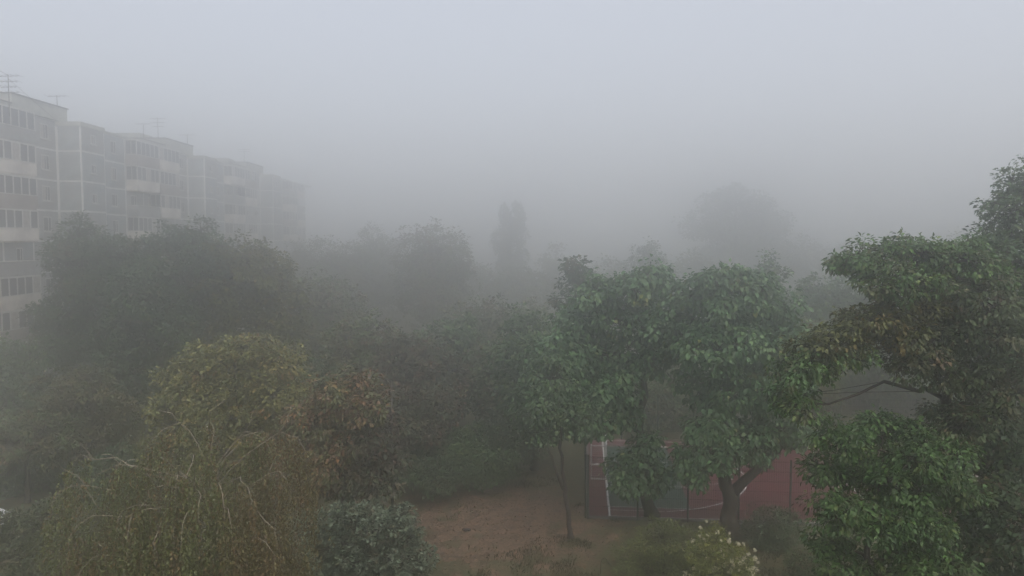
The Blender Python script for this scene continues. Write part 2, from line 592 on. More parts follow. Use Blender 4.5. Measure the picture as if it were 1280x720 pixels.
R90 = PI / 2
secs = [55.5 * SZ, 82 * SZ, 108.5 * SZ, 135 * SZ]      # where each raised parapet begins
ENDY = 150 * SZ
CORE = 0.045
allf = range(NF)
for si, y0 in enumerate(secs):
    last = si == 3
    yb0, yb1 = y0 - 4.3, y0 + 6.6                    # balcony bay
    if last: yb1 = min(yb1, ENDY - 1)
    yF1a, yF1b = y0 + 7.7, y0 + 11.6                 # window bay before the projecting stack
    yF2b = yF1b + 4.1
    yR = yF2b                                        # recessed bay until the next balconies
    yEnd = (secs[si + 1] - 4.3) if si < 3 else ENDY
    PROJ = 2.25
    # core behind the panels, in light jointing mortar colour
    bbox('wall_core', (BX - 12, yb0, Z0 - 1.5), (BX - CORE, min(yF1b, yEnd), TOP - 0.02), M_SEAM)
    # wall behind the balconies
    n = 3
    for k in range(n):
        wl = (yF1a - yb0) / n if not last else (yb1 - yb0) / n
        wall(BX, yb0 + k * wl, wl, R90, allf, [M_PAN_T, M_PAN_B, M_PAN_T], (1.0, 2.4, 0.85, 2.25) if k < 2 else (1.6, 2.5, 0.85, 2.2))
    if not last:
        wall(BX, yF1a, yF1b - yF1a, R90, allf, [M_PAN_T], (1.5, 2.75, 0.85, 2.2))
        bbox('wall_core', (BX - 8, yF1b + CORE, Z0 - 1.5), (BX + PROJ - CORE, yF2b - 0.02, TOP - 0.5), M_SEAM)
        wall(BX, yF1b, PROJ, 0.0, allf, [M_PAN_B])
        wall(BX + PROJ, yF1b, yF2b - yF1b, R90, allf, [M_PAN_B, M_PAN_B, M_PAN_T], (1.6, 2.5, 0.8, 1.7))
        bbox('wall_core', (BX - 12, yR + 0.01, Z0 - 1.5), (BX - CORE, yEnd - 0.01, TOP - 0.02), M_SEAM)
        m2 = (yR + yEnd) / 2
        if yEnd - yR > 5:
            wall(BX, yR, m2 - yR, R90, allf, [M_PAN_B], (1.5, 2.7, 0.85, 2.2))
            wall(BX, m2, yEnd - m2, R90, allf, [M_PAN_B], (1.2, 2.4, 0.85, 2.2))
        else:
            wall(BX, yR, yEnd - yR, R90, allf, [M_PAN_B], (1.5, 2.7, 0.85, 2.2))
    # parapets and roofs
    rend = y0 + 13.9 * SZ if not last else None
    if not last:
        ym = y0 + 5.2
        bbox('raised_parapet', (BX - 10, y0 - 1.0, TOP), (BX + 0.12, ym - 0.004, TOP + 0.42), M_PARA)
        bbox('parapet_cap', (BX - 10.1, y0 - 1.1, TOP + 0.422), (BX + 0.22, ym - 0.004, TOP + 0.51), M_ROOF)
        bbox('raised_parapet', (BX - 9.9, ym, TOP), (BX + 0.16, yF1b + 1.6, TOP + 1.25), M_PARA)
        bbox('parapet_cap', (BX - 10.0, ym - 0.1, TOP + 1.252), (BX + 0.26, yF1b + 1.7, TOP + 1.34), M_ROOF)
        bbox('stack_parapet', (BX - 0.5, yF1b - 0.06, TOP - 0.48), (BX + PROJ + 0.06, yF2b + 0.05, TOP - 0.1), M_PARA)
        bbox('low_parapet', (BX - 12, yF2b + 0.06, TOP), (BX + 0.05, yEnd + 3.2, TOP + 0.25), M_PARA)
        bbox('lift_house', (BX - 7, y0 + 6.0, TOP + 1.35), (BX - 3.2, y0 + 9.2, TOP + 2.0), M_PARA)
    else:
        bbox('low_parapet', (BX - 12, yb0 + 3.3, TOP), (BX + 0.05, ENDY, TOP + 0.25), M_PARA)
    # glazed balconies, two to a storey
    half = (yb1 - yb0) / 2
    for fl in allf:
        z = Z0 + fl * ST
        for k in range(2):
            ya, yb = yb0 + k * half + 0.12, yb0 + (k + 1) * half - 0.12
            D = 1.25
            L = yb - ya
            kind = (fl * 7 + k * 3 + si * 5) % 4
            bm = (M_BALC, M_BALC2, M_BALC, M_PAN_T)[kind]
            par = MB().box((0.01, 0, 0.0), (D, 0.07, 1.05)).box((D - 0.09, 0.07, 0.0), (D, L - 0.07, 1.05)).box((0.01, L - 0.07, 0), (D, L, 1.05))
            par.box((0.01, 0.07, -0.12), (D - 0.09, L - 0.07, 0.02))
            b = par.build('balcony', bm, bld, (0, ya - 68, z + 0.02))
            MB().box((-0.0, -0.03, 1.053), (D + 0.05, L + 0.03, 1.11)).build('sill', M_FRAME, b)
            if kind != 3 or fl == 8:
                fr = MB()
                nb = 5
                for j in range(nb + 1):
                    yv = 0.03 + (L - 0.06) * j / nb
                    fr.box((D - 0.075, yv - 0.07, 1.112), (D - 0.015, yv + 0.07, 2.48))
                fr.box((D - 0.08, 0, 2.482), (D - 0.01, L, 2.56)).box((0.01, 0.0, 1.112), (0.07, 0.06, 2.56)).box((0.6, 0, 1.112), (0.66, 0.06, 2.56))
                fr.box((0.01, 0, 2.562), (D, L, 2.62))
                fr.build('glazing_frame', M_FRAME, b)
                for j in range(nb):
                    ys_, ye_ = 0.03 + (L - 0.06) * j / nb + 0.035, 0.03 + (L - 0.06) * (j + 1) / nb - 0.035
                    pm = M_CURT if (fl * 5 + j * 3 + k + si) % 7 == 0 else M_GLASS
                    MB().box((D - 0.05, ys_, 1.113), (D - 0.04, ye_, 2.481)).build('pane', pm, b)
                MB().box((0.07, 0.02, 1.113), (D - 0.08, 0.03, 2.481)).build('pane', M_GLASS, b)


# antennas on the roof
def antenna(px, ytop, Y, hgt, n, label, guy=False, dish=False):
    X = BX - 2.5
    top = P(px, ytop, Y)
    base_z = top[2] - hgt
    o = empty('television_antenna', (top[0], Y, base_z))
    tag(o, label, 'antenna', 'television antennas on the apartment roof')
    MB().tube([(0, 0, 0), (0, 0, hgt)], [0.045, 0.03], 6).build('mast', M_STEEL, o)
    for k in range(n):
        z = hgt * (0.96 - 0.13 * k)
        b = MB()
        w = 0.9 - 0.12 * (k % 3)
        b.tube([(-w, 0.1, z), (w, -0.1, z)], 0.022, 5)
        for j in range(5): b.tube([(-w + 2 * w * j / 4, -0.5, z + 0.03), (-w + 2 * w * j / 4, 0.5, z + 0.03)], 0.012, 4)
        b.build('antenna_boom', M_STEEL, o)
    if guy:
        MB().tube([(0, 0, hgt * 0.98), (-2.6, -2.0, hgt + 1.6)], 0.018, 4).build('guy_wire', M_STEEL, o)
        MB().tube([(0, 0, hgt * 0.9), (2.2, 2.4, 0.1)], 0.014, 4).build('guy_wire', M_STEEL, o)


antenna(10, 93, 62, 3.3, 4, 'tall television antenna with stacked booms and slanting guy wires on the roof', True)
antenna(71, 119, 72, 2.3, 1, 'short television antenna with one crosspiece beside the first lift house')
antenna(179, 154, 92, 2.4, 1, 'television antenna with long level boom on the second roof section')
antenna(197, 147, 94, 3.6, 3, 'tall thin television antenna with three booms on the second roof section')
antenna(234, 168, 104, 2.2, 1, 'short television antenna at the far end of the second raised parapet')
antenna(305, 186, 124, 2.6, 2, 'faint television antenna on the third raised parapet')


# ------------------------------------------------------------------ trees
def leaf_mesh(name, c, ax, nm, L, W, col, mat, hexa=False):
    """every leaf a folded blade of two triangles, or of two quads when seen large"""
    N = len(c)
    side = unit(np.cross(ax, nm))
    nm = unit(np.cross(side, ax))
    L = L[:, None]
    W = W[:, None]
    if not hexa:
        V = np.stack([c, c + ax * L * 0.45 + side * W * 0.5 + nm * W * 0.12, c + ax * L - nm * L * 0.14,
                      c + ax * L * 0.45 - side * W * 0.5 + nm * W * 0.12], 1).reshape(-1, 3)
        b = (np.arange(N) * 4)[:, None]
        loops = np.concatenate([b, b + 1, b + 2, b, b + 2, b + 3], 1).ravel()
        nf = 2 * N
        return mesh_np(name, V, loops, np.arange(nf) * 3, np.full(nf, 3), mat, np.repeat(col, 2, 0))
    V = np.stack([c, c + ax * L * 0.16 + side * W * 0.42 + nm * W * 0.08, c + ax * L * 0.58 + side * W * 0.40 + nm * W * 0.05,
                  c + ax * L - nm * L * 0.22, c + ax * L * 0.58 - side * W * 0.40 + nm * W * 0.05,
                  c + ax * L * 0.16 - side * W * 0.42 + nm * W * 0.08], 1).reshape(-1, 3)
    b = (np.arange(N) * 6)[:, None]
    loops = np.concatenate([b, b + 1, b + 2, b + 3, b, b + 3, b + 4, b + 5], 1).ravel()
    nf = 2 * N
    return mesh_np(name, V, loops, np.arange(nf) * 4, np.full(nf, 4), mat, np.repeat(col, 2, 0))


def rdir(n):
    v = rng.normal(size=(n, 3))
    return unit(v)


def limb_path(a, b, sag=0.12, n=6, jit=0.04):
    a, b = np.array(a, float), np.array(b, float)
    t = np.linspace(0, 1, n)[:, None]
    d = b - a
    L = np.linalg.norm(d)
    mid = np.array([0, 0, 1.0]) * L * sag - np.array([d[0], d[1], 0]) * 0.10
    p = a + d * t + mid * (4 * t * (1 - t))
    p[1:-1] += rng.normal(size=(n - 2, 3)) * L * jit
    return p


def tree(name, label, cat, trunk, r0, lobes, pal, leaf=(0.12, 0.09), rc=0.45, per=26, dens=1.0, droop=0.35, up=0.8,
         hexa=False, group=None, mat=None, bark=None, fill=0.55, flat=0.75, limbs=True, twig_r=0.014, jitter=0.25, branch_at=0.35, crown_label=None, knobs=0):
    """trunk: points from the foot up; lobes: (centre, (rx, ry, rz)[, palette]); pal: list of (colour, weight)"""
    trunk = np.array(trunk, float)
    foot = trunk[0].copy()
    root = empty(name, foot)
    tag(root, label, cat, group)
    mat = mat or M_LEAF
    bark = bark or M_BARK
    main = lobes
    if knobs: lobes = sublobes(lobes, knobs)
    # smooth trunk
    k = len(trunk)
    ts = np.linspace(0, k - 1, max(4, (k - 1) * 4 + 1))
    tp = np.stack([np.interp(ts, np.arange(k), trunk[:, i]) for i in range(3)], 1)
    if len(tp) > 5:
        q = tp.copy()
        q[1:-1] = (tp[:-2] + 2 * tp[1:-1] + tp[2:]) / 4
        tp = q
        tp[1:-1] += rng.normal(size=tp[1:-1].shape) * r0 * 0.18
    frac = np.linspace(0, 1, len(tp))
    rad = r0 * (1 - 0.72 * frac)
    rad[0] *= 1.35
    tm = MB()
    tm.tube(tp - foot, rad, 9)
    Cs, Axs, Ns, Ls, Ws, Cols = [], [], [], [], [], []
    cents = np.array([l[0] for l in lobes])
    rads = np.array([l[1] for l in lobes])
    for li, lb in enumerate(lobes):
        c, r = np.array(lb[0], float), np.array(lb[1], float)
        pl = lb[2] if len(lb) > 2 and lb[2] is not None else pal
        cols = np.array([x[0] for x in pl], float)
        wts = np.array([x[1] for x in pl], float)
        wts = wts / wts.sum()
        # limb from the trunk to the lobe
        if limbs:
            dz = c[2] - trunk[0][2]
            lo = int(len(tp) * branch_at)
            dd = np.linalg.norm((tp[lo:] - c) * np.array([1, 1, 1.6]) + np.array([0, 0, 0.35 * np.linalg.norm(r)]), axis=1)
            j = lo + int(np.argmin(dd))
            if knobs and li % (knobs + 1):
                lp = limb_path(lobes[li - li % (knobs + 1)][0], c, 0.05, 5, 0.04)
                tm.tube(lp - foot, np.linspace(twig_r * 2.2, twig_r, 5), 4)
                lp = np.concatenate([lp[2:], lp[-1:]])
            else:
                lp = limb_path(tp[j], c, 0.06, 7, 0.035)
            rl = max(rad[j] * 0.55, twig_r * 1.5)
            if not (knobs and li % (knobs + 1)): tm.tube(lp - foot, np.linspace(rl, max(twig_r * 1.3, rl * 0.25), 7), 6)
        else:
            lp = c[None]
        area = 4 * PI * ((r[0] * r[1]) ** 1.6 / 3 + (r[0] * r[2]) ** 1.6 / 3 + (r[1] * r[2]) ** 1.6 / 3) ** (1 / 1.6)
        n = max(6, int(dens * area / (rc * rc * 1.6)))
        d = rdir(n)
        rho = fill + (1.04 - fill) * rng.random(n) ** 0.6
        stray_c = rng.random(n) < 0.2
        rho[stray_c] = rng.uniform(1.0, 1.42, stray_c.sum())
        pc = c + d * r * rho[:, None]
        # drop clusters that lie deep inside another lobe
        q = ((pc[:, None] - cents[None]) / rads[None])
        q = (q * q).sum(-1)
        q[:, li] = 9
        keep = (q.min(1) > 0.30) if len(lobes) > 1 else np.ones(n, bool)
        pc, d = pc[keep], d[keep]
        n = len(pc)
        if n == 0: continue
        o = unit(d / r * r.mean())
        o[:, 2] += 0.25
        o = unit(o)
        if limbs and twig_r > 0:
            for i in range(n):
                b = lp[min(len(lp) - 1, 2 + int(rng.integers(0, max(1, len(lp) - 2))))]
                V, Fc = tube_np(np.array([b, (b + pc[i]) / 2 + rng.normal(size=3) * 0.12 * rc, pc[i]]) - foot, [twig_r, twig_r * 0.8, twig_r * 0.5], 3)
                tm.add(V, Fc)
        m = np.maximum(4, (per * rng.uniform(0.6, 1.4, n))).astype(int)
        ci = np.repeat(np.arange(n), m)
        N = len(ci)
        off = rdir(N)
        off[:, 2] *= flat
        sgn = (off * o[ci]).sum(1)
        off = off + o[ci] * np.where(sgn < 0, -1.2 * sgn, 0)[:, None]
        rr = rc * rng.uniform(0.25, 1.0, N) ** 0.7 * rng.uniform(0.75, 1.25, n)[ci]
        pos = pc[ci] + off * rr[:, None]
        ax = unit(off * 0.8 + o[ci] * 0.35 + rdir(N) * 0.35 - np.array([0, 0, droop]))
        nm = unit(np.array([0, 0, up]) + o[ci] * 0.45 + rdir(N) * 0.5)
        # colour: one palette entry to a cluster, some leaves stray
        pk = rng.choice(len(pl), n, p=wts)[ci]
        stray = rng.random(N) < 0.22
        pk[stray] = rng.choice(len(pl), stray.sum(), p=wts)
        col = cols[pk] * (1 + jitter * rng.normal(size=(N, 1)) * 0.8) * (1 + 0.10 * rng.normal(size=(n, 1)))[ci]
        Cs.append(pos); Axs.append(ax); Ns.append(nm)
        s = rng.uniform(0.45, 1.3, N)
        Ls.append(leaf[0] * s); Ws.append(leaf[1] * s * rng.uniform(0.8, 1.15, N)); Cols.append(np.clip(col, 0.004, 0.6))
    tm.build('trunk', bark, root, smooth=True)
    me = leaf_mesh('crown', np.concatenate(Cs) - foot, np.concatenate(Axs), np.concatenate(Ns), np.concatenate(Ls), np.concatenate(Ws), np.concatenate(Cols), mat, hexa)
    cr = link('crown', me, root)
    cr['kind'] = 'stuff'
    if crown_label: cr['label'] = crown_label
    global NLEAF
    NLEAF += len(me.polygons)
    return root


NLEAF = 0
LOBE_DEPTH = 0.85


def px_lobes(lst, Y, back=True, dj=0.8):
    """pixel ellipses (x, y, rx, ry[, extra depth[, palette]]) at distance Y -> ellipsoids, each with a partner further back"""
    res = []
    for e in lst:
        x, y, rx, ry = e[:4]
        dy = e[4] if len(e) > 4 and e[4] is not None else rng.uniform(-dj, dj)
        pl = e[5] if len(e) > 5 else None
        Yd = Y + dy
        c = P(x, y, Yd)
        a, b = rx * Yd / F, ry * Yd / F
        res.append((c, (a, (a + b) / 2 * LOBE_DEPTH + 0.2, b), pl))
    return res


def sublobes(lobes, k=5, kr=0.5, out=0.62, core=0.62):
    """break each lobe into a core and a few knobs, so the crown has bosses and hollows"""
    res = []
    for lb in lobes:
        c, r = np.array(lb[0]), np.array(lb[1])
        pl = lb[2] if len(lb) > 2 else None
        res.append((c, tuple(r * core), pl))
        a0 = rng.uniform(0, 6.28)
        for i in range(k):
            z = -0.55 + 1.45 * (i + 0.5) / k + rng.uniform(-0.1, 0.1)
            z = max(-0.95, min(0.95, z))
            a = a0 + i * 2.4
            d = np.array([math.cos(a) * math.sqrt(1 - z * z), math.sin(a) * math.sqrt(1 - z * z), z])
            f = rng.uniform(0.6, 1.3)
            res.append((c + d * r * out * rng.uniform(0.85, 1.35), tuple(r * kr * f), pl))
    return res


def auto_lobes(px, ytop, wpx, Y, zbot, nl=9, colum=False, seed=0):
    """a rounded crown of uneven lobes between a given top and a height above the ground"""
    r = np.random.default_rng(seed + 100)
    top = P(px, ytop, Y)
    R = wpx * Y / F / 2
    hh = (top[2] - zbot) / 2
    cen = np.array([top[0], top[1], zbot + hh])
    res = []
    for i in range(nl):
        t = (i + 0.5) / nl
        z = -1 + 2 * t
        rad = math.sqrt(max(0.05, 1 - abs(z * 0.9) ** (2.6 if not colum else 5)))
        a = i * 2.4 + r.uniform(-0.5, 0.5)
        k = 0.52 if not colum else 0.25
        lr = R * (r.uniform(0.42, 0.62) if not colum else r.uniform(0.6, 0.8))
        p = cen + np.array([math.cos(a) * rad * R * k * r.uniform(0.6, 1.25), math.sin(a) * rad * R * k, z * (hh - lr * 0.75)])
        res.append((p, (lr, lr, lr * (0.85 if not colum else 1.5))))
    return res


def gtree(name, label, px, ytop, wpx, Y, pal, seed, zbot=2.5, nl=10, leaf=(0.28, 0.22), rc=0.8, per=26, dens=1.0, group=None, colum=False, cat='tree', **kw):
    lb = auto_lobes(px, ytop, wpx, Y, zbot, nl, colum, seed)
    top = P(px, ytop, Y)
    x = top[0]
    trunk = [(x, Y, -0.1), (x + 0.1, Y, zbot * 0.7), (x - 0.1, Y + 0.1, (zbot + top[2]) / 2), (x, Y, top[2] * 0.86)]
    r0 = 0.02 * top[2] + 0.05
    return tree(name, label, cat, trunk, r0, lb, pal, leaf, rc, per, dens, group=group, mat=M_LEAF_DULL, twig_r=0.03 if Y > 50 else 0.02, knobs=0 if Y > 75 else 3, **kw)


# palettes: real leaf colours, green to autumn
GRN = [((0.090, 0.150, 0.062), 5), ((0.066, 0.115, 0.052), 4), ((0.135, 0.185, 0.072), 1.5)]
GRN_DARK = [((0.056, 0.096, 0.045), 5), ((0.072, 0.115, 0.052), 3), ((0.095, 0.088, 0.046), 1)]
GRN_BRIGHT = [((0.088, 0.165, 0.042), 5), ((0.064, 0.125, 0.036), 4), ((0.135, 0.185, 0.055), 1.3), ((0.09, 0.105, 0.042), 2)]
OLIVE = [((0.108, 0.117, 0.034), 5), ((0.083, 0.099, 0.034), 4), ((0.153, 0.118, 0.033), 1.5)]
BROWNISH = [((0.086, 0.090, 0.040), 4), ((0.078, 0.112, 0.044), 7), ((0.120, 0.086, 0.048), 1.0), ((0.060, 0.092, 0.038), 3)]
CATALPA = [((0.085, 0.168, 0.066), 5), ((0.060, 0.125, 0.050), 5), ((0.130, 0.215, 0.085), 1.8), ((0.18, 0.20, 0.06), 0.3)]
SILVER = [((0.145, 0.185, 0.128), 5), ((0.110, 0.145, 0.098), 5), ((0.19, 0.225, 0.165), 1.6), ((0.13, 0.125, 0.08), 1)]
ORANGE = [((0.125, 0.135, 0.055), 6), ((0.235, 0.125, 0.055), 1.3), ((0.165, 0.100, 0.055), 3), ((0.26, 0.19, 0.085), 0.8)]
RUST = [((0.098, 0.082, 0.050), 4), ((0.080, 0.098, 0.052), 5), ((0.125, 0.074, 0.048), 1.2)]
YELGRN = [((0.205, 0.205, 0.062), 5), ((0.150, 0.170, 0.056), 4), ((0.28, 0.235, 0.075), 2), ((0.26, 0.155, 0.06), 0.5)]
BIRCHP = [((0.135, 0.150, 0.048), 5), ((0.110, 0.130, 0.047), 5), ((0.160, 0.112, 0.045), 2)]
MIX = [((0.105, 0.145, 0.064), 5), ((0.130, 0.130, 0.062), 3), ((0.135, 0.102, 0.062), 1.5)]

K = 1.052
# --- the broad tree reaching in from the right
Y1 = 18.5
tree('broadleaf_tree', 'broad tree with tiered green and browning leaf pads, its bare twigs showing in gaps', 'tree',
     [np.array([P(1225, 900, Y1 + 2.4)[0], Y1 + 2.4, -0.1]), P(1222, 820, Y1 + 2.4), P(1210, 640, Y1 + 2.2), P(1182, 520, Y1 + 1.2), P(1185, 430, Y1 + 0.6), P(1200, 345, Y1 + 0.4)], 0.24,
     px_lobes([(1085, 328, 30, 22), (1058, 330, 16, 10), (1140, 318, 40, 24, 0.3), (1190, 322, 42, 24), (1115, 356, 44, 22), (1165, 352, 50, 26, 0.5),
               (1075, 405, 34, 16, -0.4, OLIVE), (1040, 432, 44, 20, -0.5, OLIVE), (1003, 462, 34, 26, -0.6), (992, 505, 28, 24, -0.3), (1055, 448, 36, 14),
               (1120, 418, 40, 18, 0.1, OLIVE), (1165, 420, 45, 26, 0.2, BROWNISH), (1140, 455, 40, 22, 0.0, BROWNISH), (1215, 372, 40, 26, 0, BROWNISH),
               (1235, 415, 42, 32, 0, BROWNISH), (1195, 470, 46, 30, 0.3, BROWNISH), (1245, 480, 46, 36, 0.3, BROWNISH), (1210, 520, 46, 26, 0.4, BROWNISH), (1175, 385, 30, 16, 0.5, OLIVE), (1128, 388, 42, 18, 0.2, OLIVE), (1100, 402, 30, 12, 0.0, OLIVE), (1200, 420, 40, 26, 0.2, BROWNISH), (1235, 345, 34, 24, 0.4), (1270, 400, 40, 40, 0.2, BROWNISH)], Y1),
     GRN_BRIGHT, knobs=5, leaf=(0.112, 0.072), rc=0.28, per=34, dens=1.0, droop=0.55, hexa=True, twig_r=0.011, fill=0.35)
# --- tall tree cut by the right edge
Y2 = 21.0
tree('broadleaf_tree', 'tall dark green tree rising above the tiered tree beside it', 'tree',
     [np.array([P(1300, 900, Y2)[0], Y2, -0.1]), P(1296, 700, Y2), P(1290, 480, Y2), P(1285, 300, Y2), P(1282, 225, Y2)], 0.26,
     px_lobes([(1276, 232, 22, 24), (1256, 262, 26, 24), (1290, 275, 36, 34), (1248, 298, 24, 20), (1278, 330, 40, 32), (1310, 360, 50, 60),
               (1240, 318, 26, 20, -1.2), (1222, 330, 24, 16, -1.4), (1265, 390, 44, 36), (1300, 460, 60, 60), (1262, 455, 36, 34), (1300, 560, 70, 60), (1330, 260, 50, 60)], Y2),
     GRN, knobs=5, leaf=(0.125, 0.09), rc=0.34, per=26, dens=1.2, droop=0.3, hexa=False, twig_r=0.011, fill=0.4)
# --- lower bright green tree in front of the court's right part
Y3 = 18.2
tree('broadleaf_tree', 'bright green young tree with drooping leaf rosettes hiding the right part of the court', 'tree',
     [np.array([P(1120, 950, Y3)[0], Y3, -0.1]), P(1110, 830, Y3), P(1092, 715, Y3), P(1082, 690, Y3), P(1095, 640, Y3), P(1105, 570, Y3)], 0.13,
     px_lobes([(1050, 548, 34, 20), (1100, 535, 42, 20), (1130, 560, 44, 28), (1035, 590, 30, 24), (1075, 585, 40, 28), (1120, 605, 46, 30),
               (1165, 580, 36, 34), (1180, 615, 30, 30), (1055, 640, 38, 26), (1110, 655, 44, 28), (1150, 660, 44, 34), (1035, 680, 26, 22), (1065, 715, 34, 24),
               (1130, 700, 40, 26), (1165, 725, 46, 34), (1100, 760, 60, 34)], Y3),
     [((0.078, 0.152, 0.040), 5), ((0.055, 0.112, 0.034), 5), ((0.13, 0.185, 0.052), 1.5), ((0.07, 0.10, 0.04), 2)], knobs=5, leaf=(0.112, 0.072), rc=0.28, per=36, dens=1.0, droop=0.6, hexa=True, twig_r=0.010, fill=0.35)
# --- dark mass at the lower right
Y4 = 19.2
tree('broadleaf_tree', 'very dark green and brown thick tree below the tall edge tree', 'tree',
     [np.array([P(1245, 900, Y4)[0], Y4, -0.1]), P(1245, 850, Y4), P(1240, 700, Y4), P(1235, 590, Y4)], 0.2,
     px_lobes([(1230, 545, 46, 34), (1275, 560, 46, 46), (1215, 600, 40, 34, 0.2, BROWNISH), (1260, 630, 56, 46), (1215, 670, 44, 44), (1270, 700, 60, 50), (1215, 735, 60, 40), (1280, 780, 70, 50), (1185, 530, 26, 22, 0.6, BROWNISH)], Y4),
     GRN_DARK, knobs=5, leaf=(0.15, 0.10), rc=0.36, per=26, dens=1.1, droop=0.35, twig_r=0.011, fill=0.4)

# --- two big-leaved trees before the court
Y5 = 36.9 * K
tree('catalpa_tree', 'big-leaved green tree with dark leaning trunk in front of the goal area', 'tree',
     [G(815, 646), P(806, 615, Y5), P(797, 570, Y5), P(800, 525, Y5), P(806, 470, Y5), P(800, 400, Y5)], 0.34,
     px_lobes([(752, 368, 30, 26), (800, 358, 36, 26), (820, 348, 20, 16), (722, 402, 36, 28), (775, 402, 46, 34), (824, 398, 30, 36), (700, 440, 34, 30), (745, 446, 46, 34),
               (800, 445, 40, 34), (690, 482, 30, 30), (730, 495, 42, 30), (770, 488, 26, 26), (758, 528, 32, 18, -1.0), (780, 520, 18, 14, -0.8), (705, 520, 28, 18), (725, 538, 16, 9, -1.0), (795, 580, 26, 20, -1.4), (818, 600, 20, 20, -1.5), (783, 604, 13, 15, -1.6), (806, 556, 16, 12, -1.2),
               (840, 440, 20, 28)], Y5, dj=1.6),
     CATALPA, knobs=5, leaf=(0.235, 0.19), rc=0.50, per=21, dens=1.1, droop=0.75, up=0.75, hexa=True, twig_r=0.02, fill=0.45, branch_at=0.5)
Y6 = 34.3 * K
tree('catalpa_tree', 'big-leaved dark green tree with forked trunk in front of the court middle', 'tree',
     [G(912, 672), P(911, 640, Y6), P(908, 605, Y6), P(898, 560, Y6), P(900, 500, Y6), P(905, 420, Y6)], 0.44,
     px_lobes([(890, 352, 22, 16), (922, 348, 18, 18), (945, 358, 16, 16), (868, 372, 30, 26), (908, 385, 46, 34), (958, 385, 34, 34), (856, 415, 26, 34), (895, 440, 46, 38),
               (945, 440, 44, 38), (985, 430, 30, 34), (874, 482, 24, 28), (915, 495, 46, 36), (965, 490, 40, 32), (888, 540, 28, 24), (925, 545, 40, 26), (970, 535, 30, 20),
               (866, 592, 14, 18, -0.8), (858, 575, 12, 14, -0.8), (990, 545, 18, 14), (900, 570, 30, 20), (945, 570, 24, 16), (1000, 470, 20, 30)], Y6, dj=1.6),
     CATALPA, knobs=5, leaf=(0.235, 0.19), rc=0.50, per=21, dens=1.1, droop=0.75, up=0.75, hexa=True, twig_r=0.02, fill=0.45, branch_at=0.4)
ft = [o for o in bpy.data.objects if o.name.startswith('catalpa_tree')][-1]
f6 = G(912, 672)
MB().tube(np.array([P(910, 622, Y6), P(925, 606, Y6), P(945, 588, Y6), P(965, 570, Y6), P(980, 552, Y6), P(990, 530, Y6), P(992, 500, Y6)]) - f6, [0.30, 0.25, 0.22, 0.19, 0.16, 0.11, 0.06], 9).build('limb', M_BARK, ft, smooth=True)
Y7 = 34.2 * K
tree('slender_tree', 'slender tree with thin bare leaning trunk standing on the bare earth', 'tree',
     [G(713, 673), P(710, 640, Y7), P(705, 600, Y7), P(701, 560, Y7), P(700, 520, Y7), P(690, 470, Y7)], 0.13,
     px_lobes([(700, 515, 34, 20), (676, 500, 26, 22), (725, 520, 26, 18), (690, 470, 30, 26), (665, 540, 16, 12), (686, 545, 12, 8)], Y7),
     GRN, leaf=(0.20, 0.15), rc=0.45, per=18, dens=1.1, droop=0.6, twig_r=0.014, branch_at=0.55)
sl = [o for o in bpy.data.objects if o.name.startswith('slender_tree')][0]
f7 = G(713, 673)
MB().tube(np.array([P(704, 612, Y7), P(696, 592, Y7), P(690, 572, Y7), P(678, 548, Y7)]) - f7, [0.075, 0.06, 0.05, 0.03], 7).build('side_branch', M_BARK, sl, smooth=True)

# --- hazier trees behind them
gtree('broadleaf_tree', 'hazy green tree behind the left side of the big-leaved tree', 668, 385, 110, 47, GRN, 11, 1.5, 10, (0.26, 0.2), 0.6, 26, 1.1)
gtree('shrub', 'dim grey-green thicket beyond the far fence of the court', 830, 478, 150, 59, MIX, 46, 0.2, 10, (0.26, 0.2), 0.6, 26, 1.0, cat='shrub')
gtree('broadleaf_tree', 'dark hazy tree with knobbly top peeping over the big-leaved tree', 728, 318, 62, 55, GRN_DARK, 12, 6, 8, (0.3, 0.24), 0.6, 26, 1.1)
gtree('broadleaf_tree', 'grey-green rounded tree showing between the big-leaved tree and the tiered tree', 1028, 338, 150, 62, GRN, 13, 2, 12, (0.3, 0.24), 0.8, 28, 1.0)
gtree('broadleaf_tree', 'thin hazy tree with two pointed tops behind the forked tree', 962, 322, 44, 58, GRN, 14, 4, 8, (0.28, 0.2), 0.55, 26, 1.0, colum=True)
gtree('broadleaf_tree', 'hazy olive tree low behind the forked tree, right of its crown', 1010, 398, 90, 54, OLIVE, 15, 1.5, 9, (0.28, 0.22), 0.6, 26, 1.0)
gtree('broadleaf_tree', 'teal-grey hazy tree seen through the gap under the tiered tree', 1110, 430, 200, 66, GRN, 16, 1, 12, (0.34, 0.26), 0.9, 28, 1.0)
gtree('broadleaf_tree', 'misty dark tree behind the tall edge tree', 1225, 300, 150, 90, GRN_DARK, 17, 2, 10, (0.34, 0.28), 0.9, 28, 1.0)

# --- big trees before the apartment block
gtree('broadleaf_tree', 'large dark misty tree hiding the lower floors of the nearest block section', 118, 272, 150, 60, GRN_DARK, 21, 1.5, 15, (0.27, 0.21), 0.72, 32, 1.15)
gtree('broadleaf_tree', 'large misty green tree in front of the second balcony stack', 232, 270, 140, 62, GRN_DARK, 22, 1.5, 15, (0.27, 0.21), 0.72, 32, 1.15)
gtree('broadleaf_tree', 'large misty olive tree before the far end of the block', 320, 284, 130, 61, OLIVE, 23, 1.5, 13, (0.27, 0.21), 0.72, 32, 1.1)
gtree('broadleaf_tree', 'misty tree filling the row below the blocks between two larger crowns', 180, 320, 130, 56, GRN_DARK, 24, 1.0, 12, (0.27, 0.21), 0.72, 30, 1.1)
gtree('broadleaf_tree', 'dim green tree at the foot of the nearest block section', 15, 418, 110, 52, GRN, 25, 1.0, 10, (0.25, 0.2), 0.65, 28, 1.1)
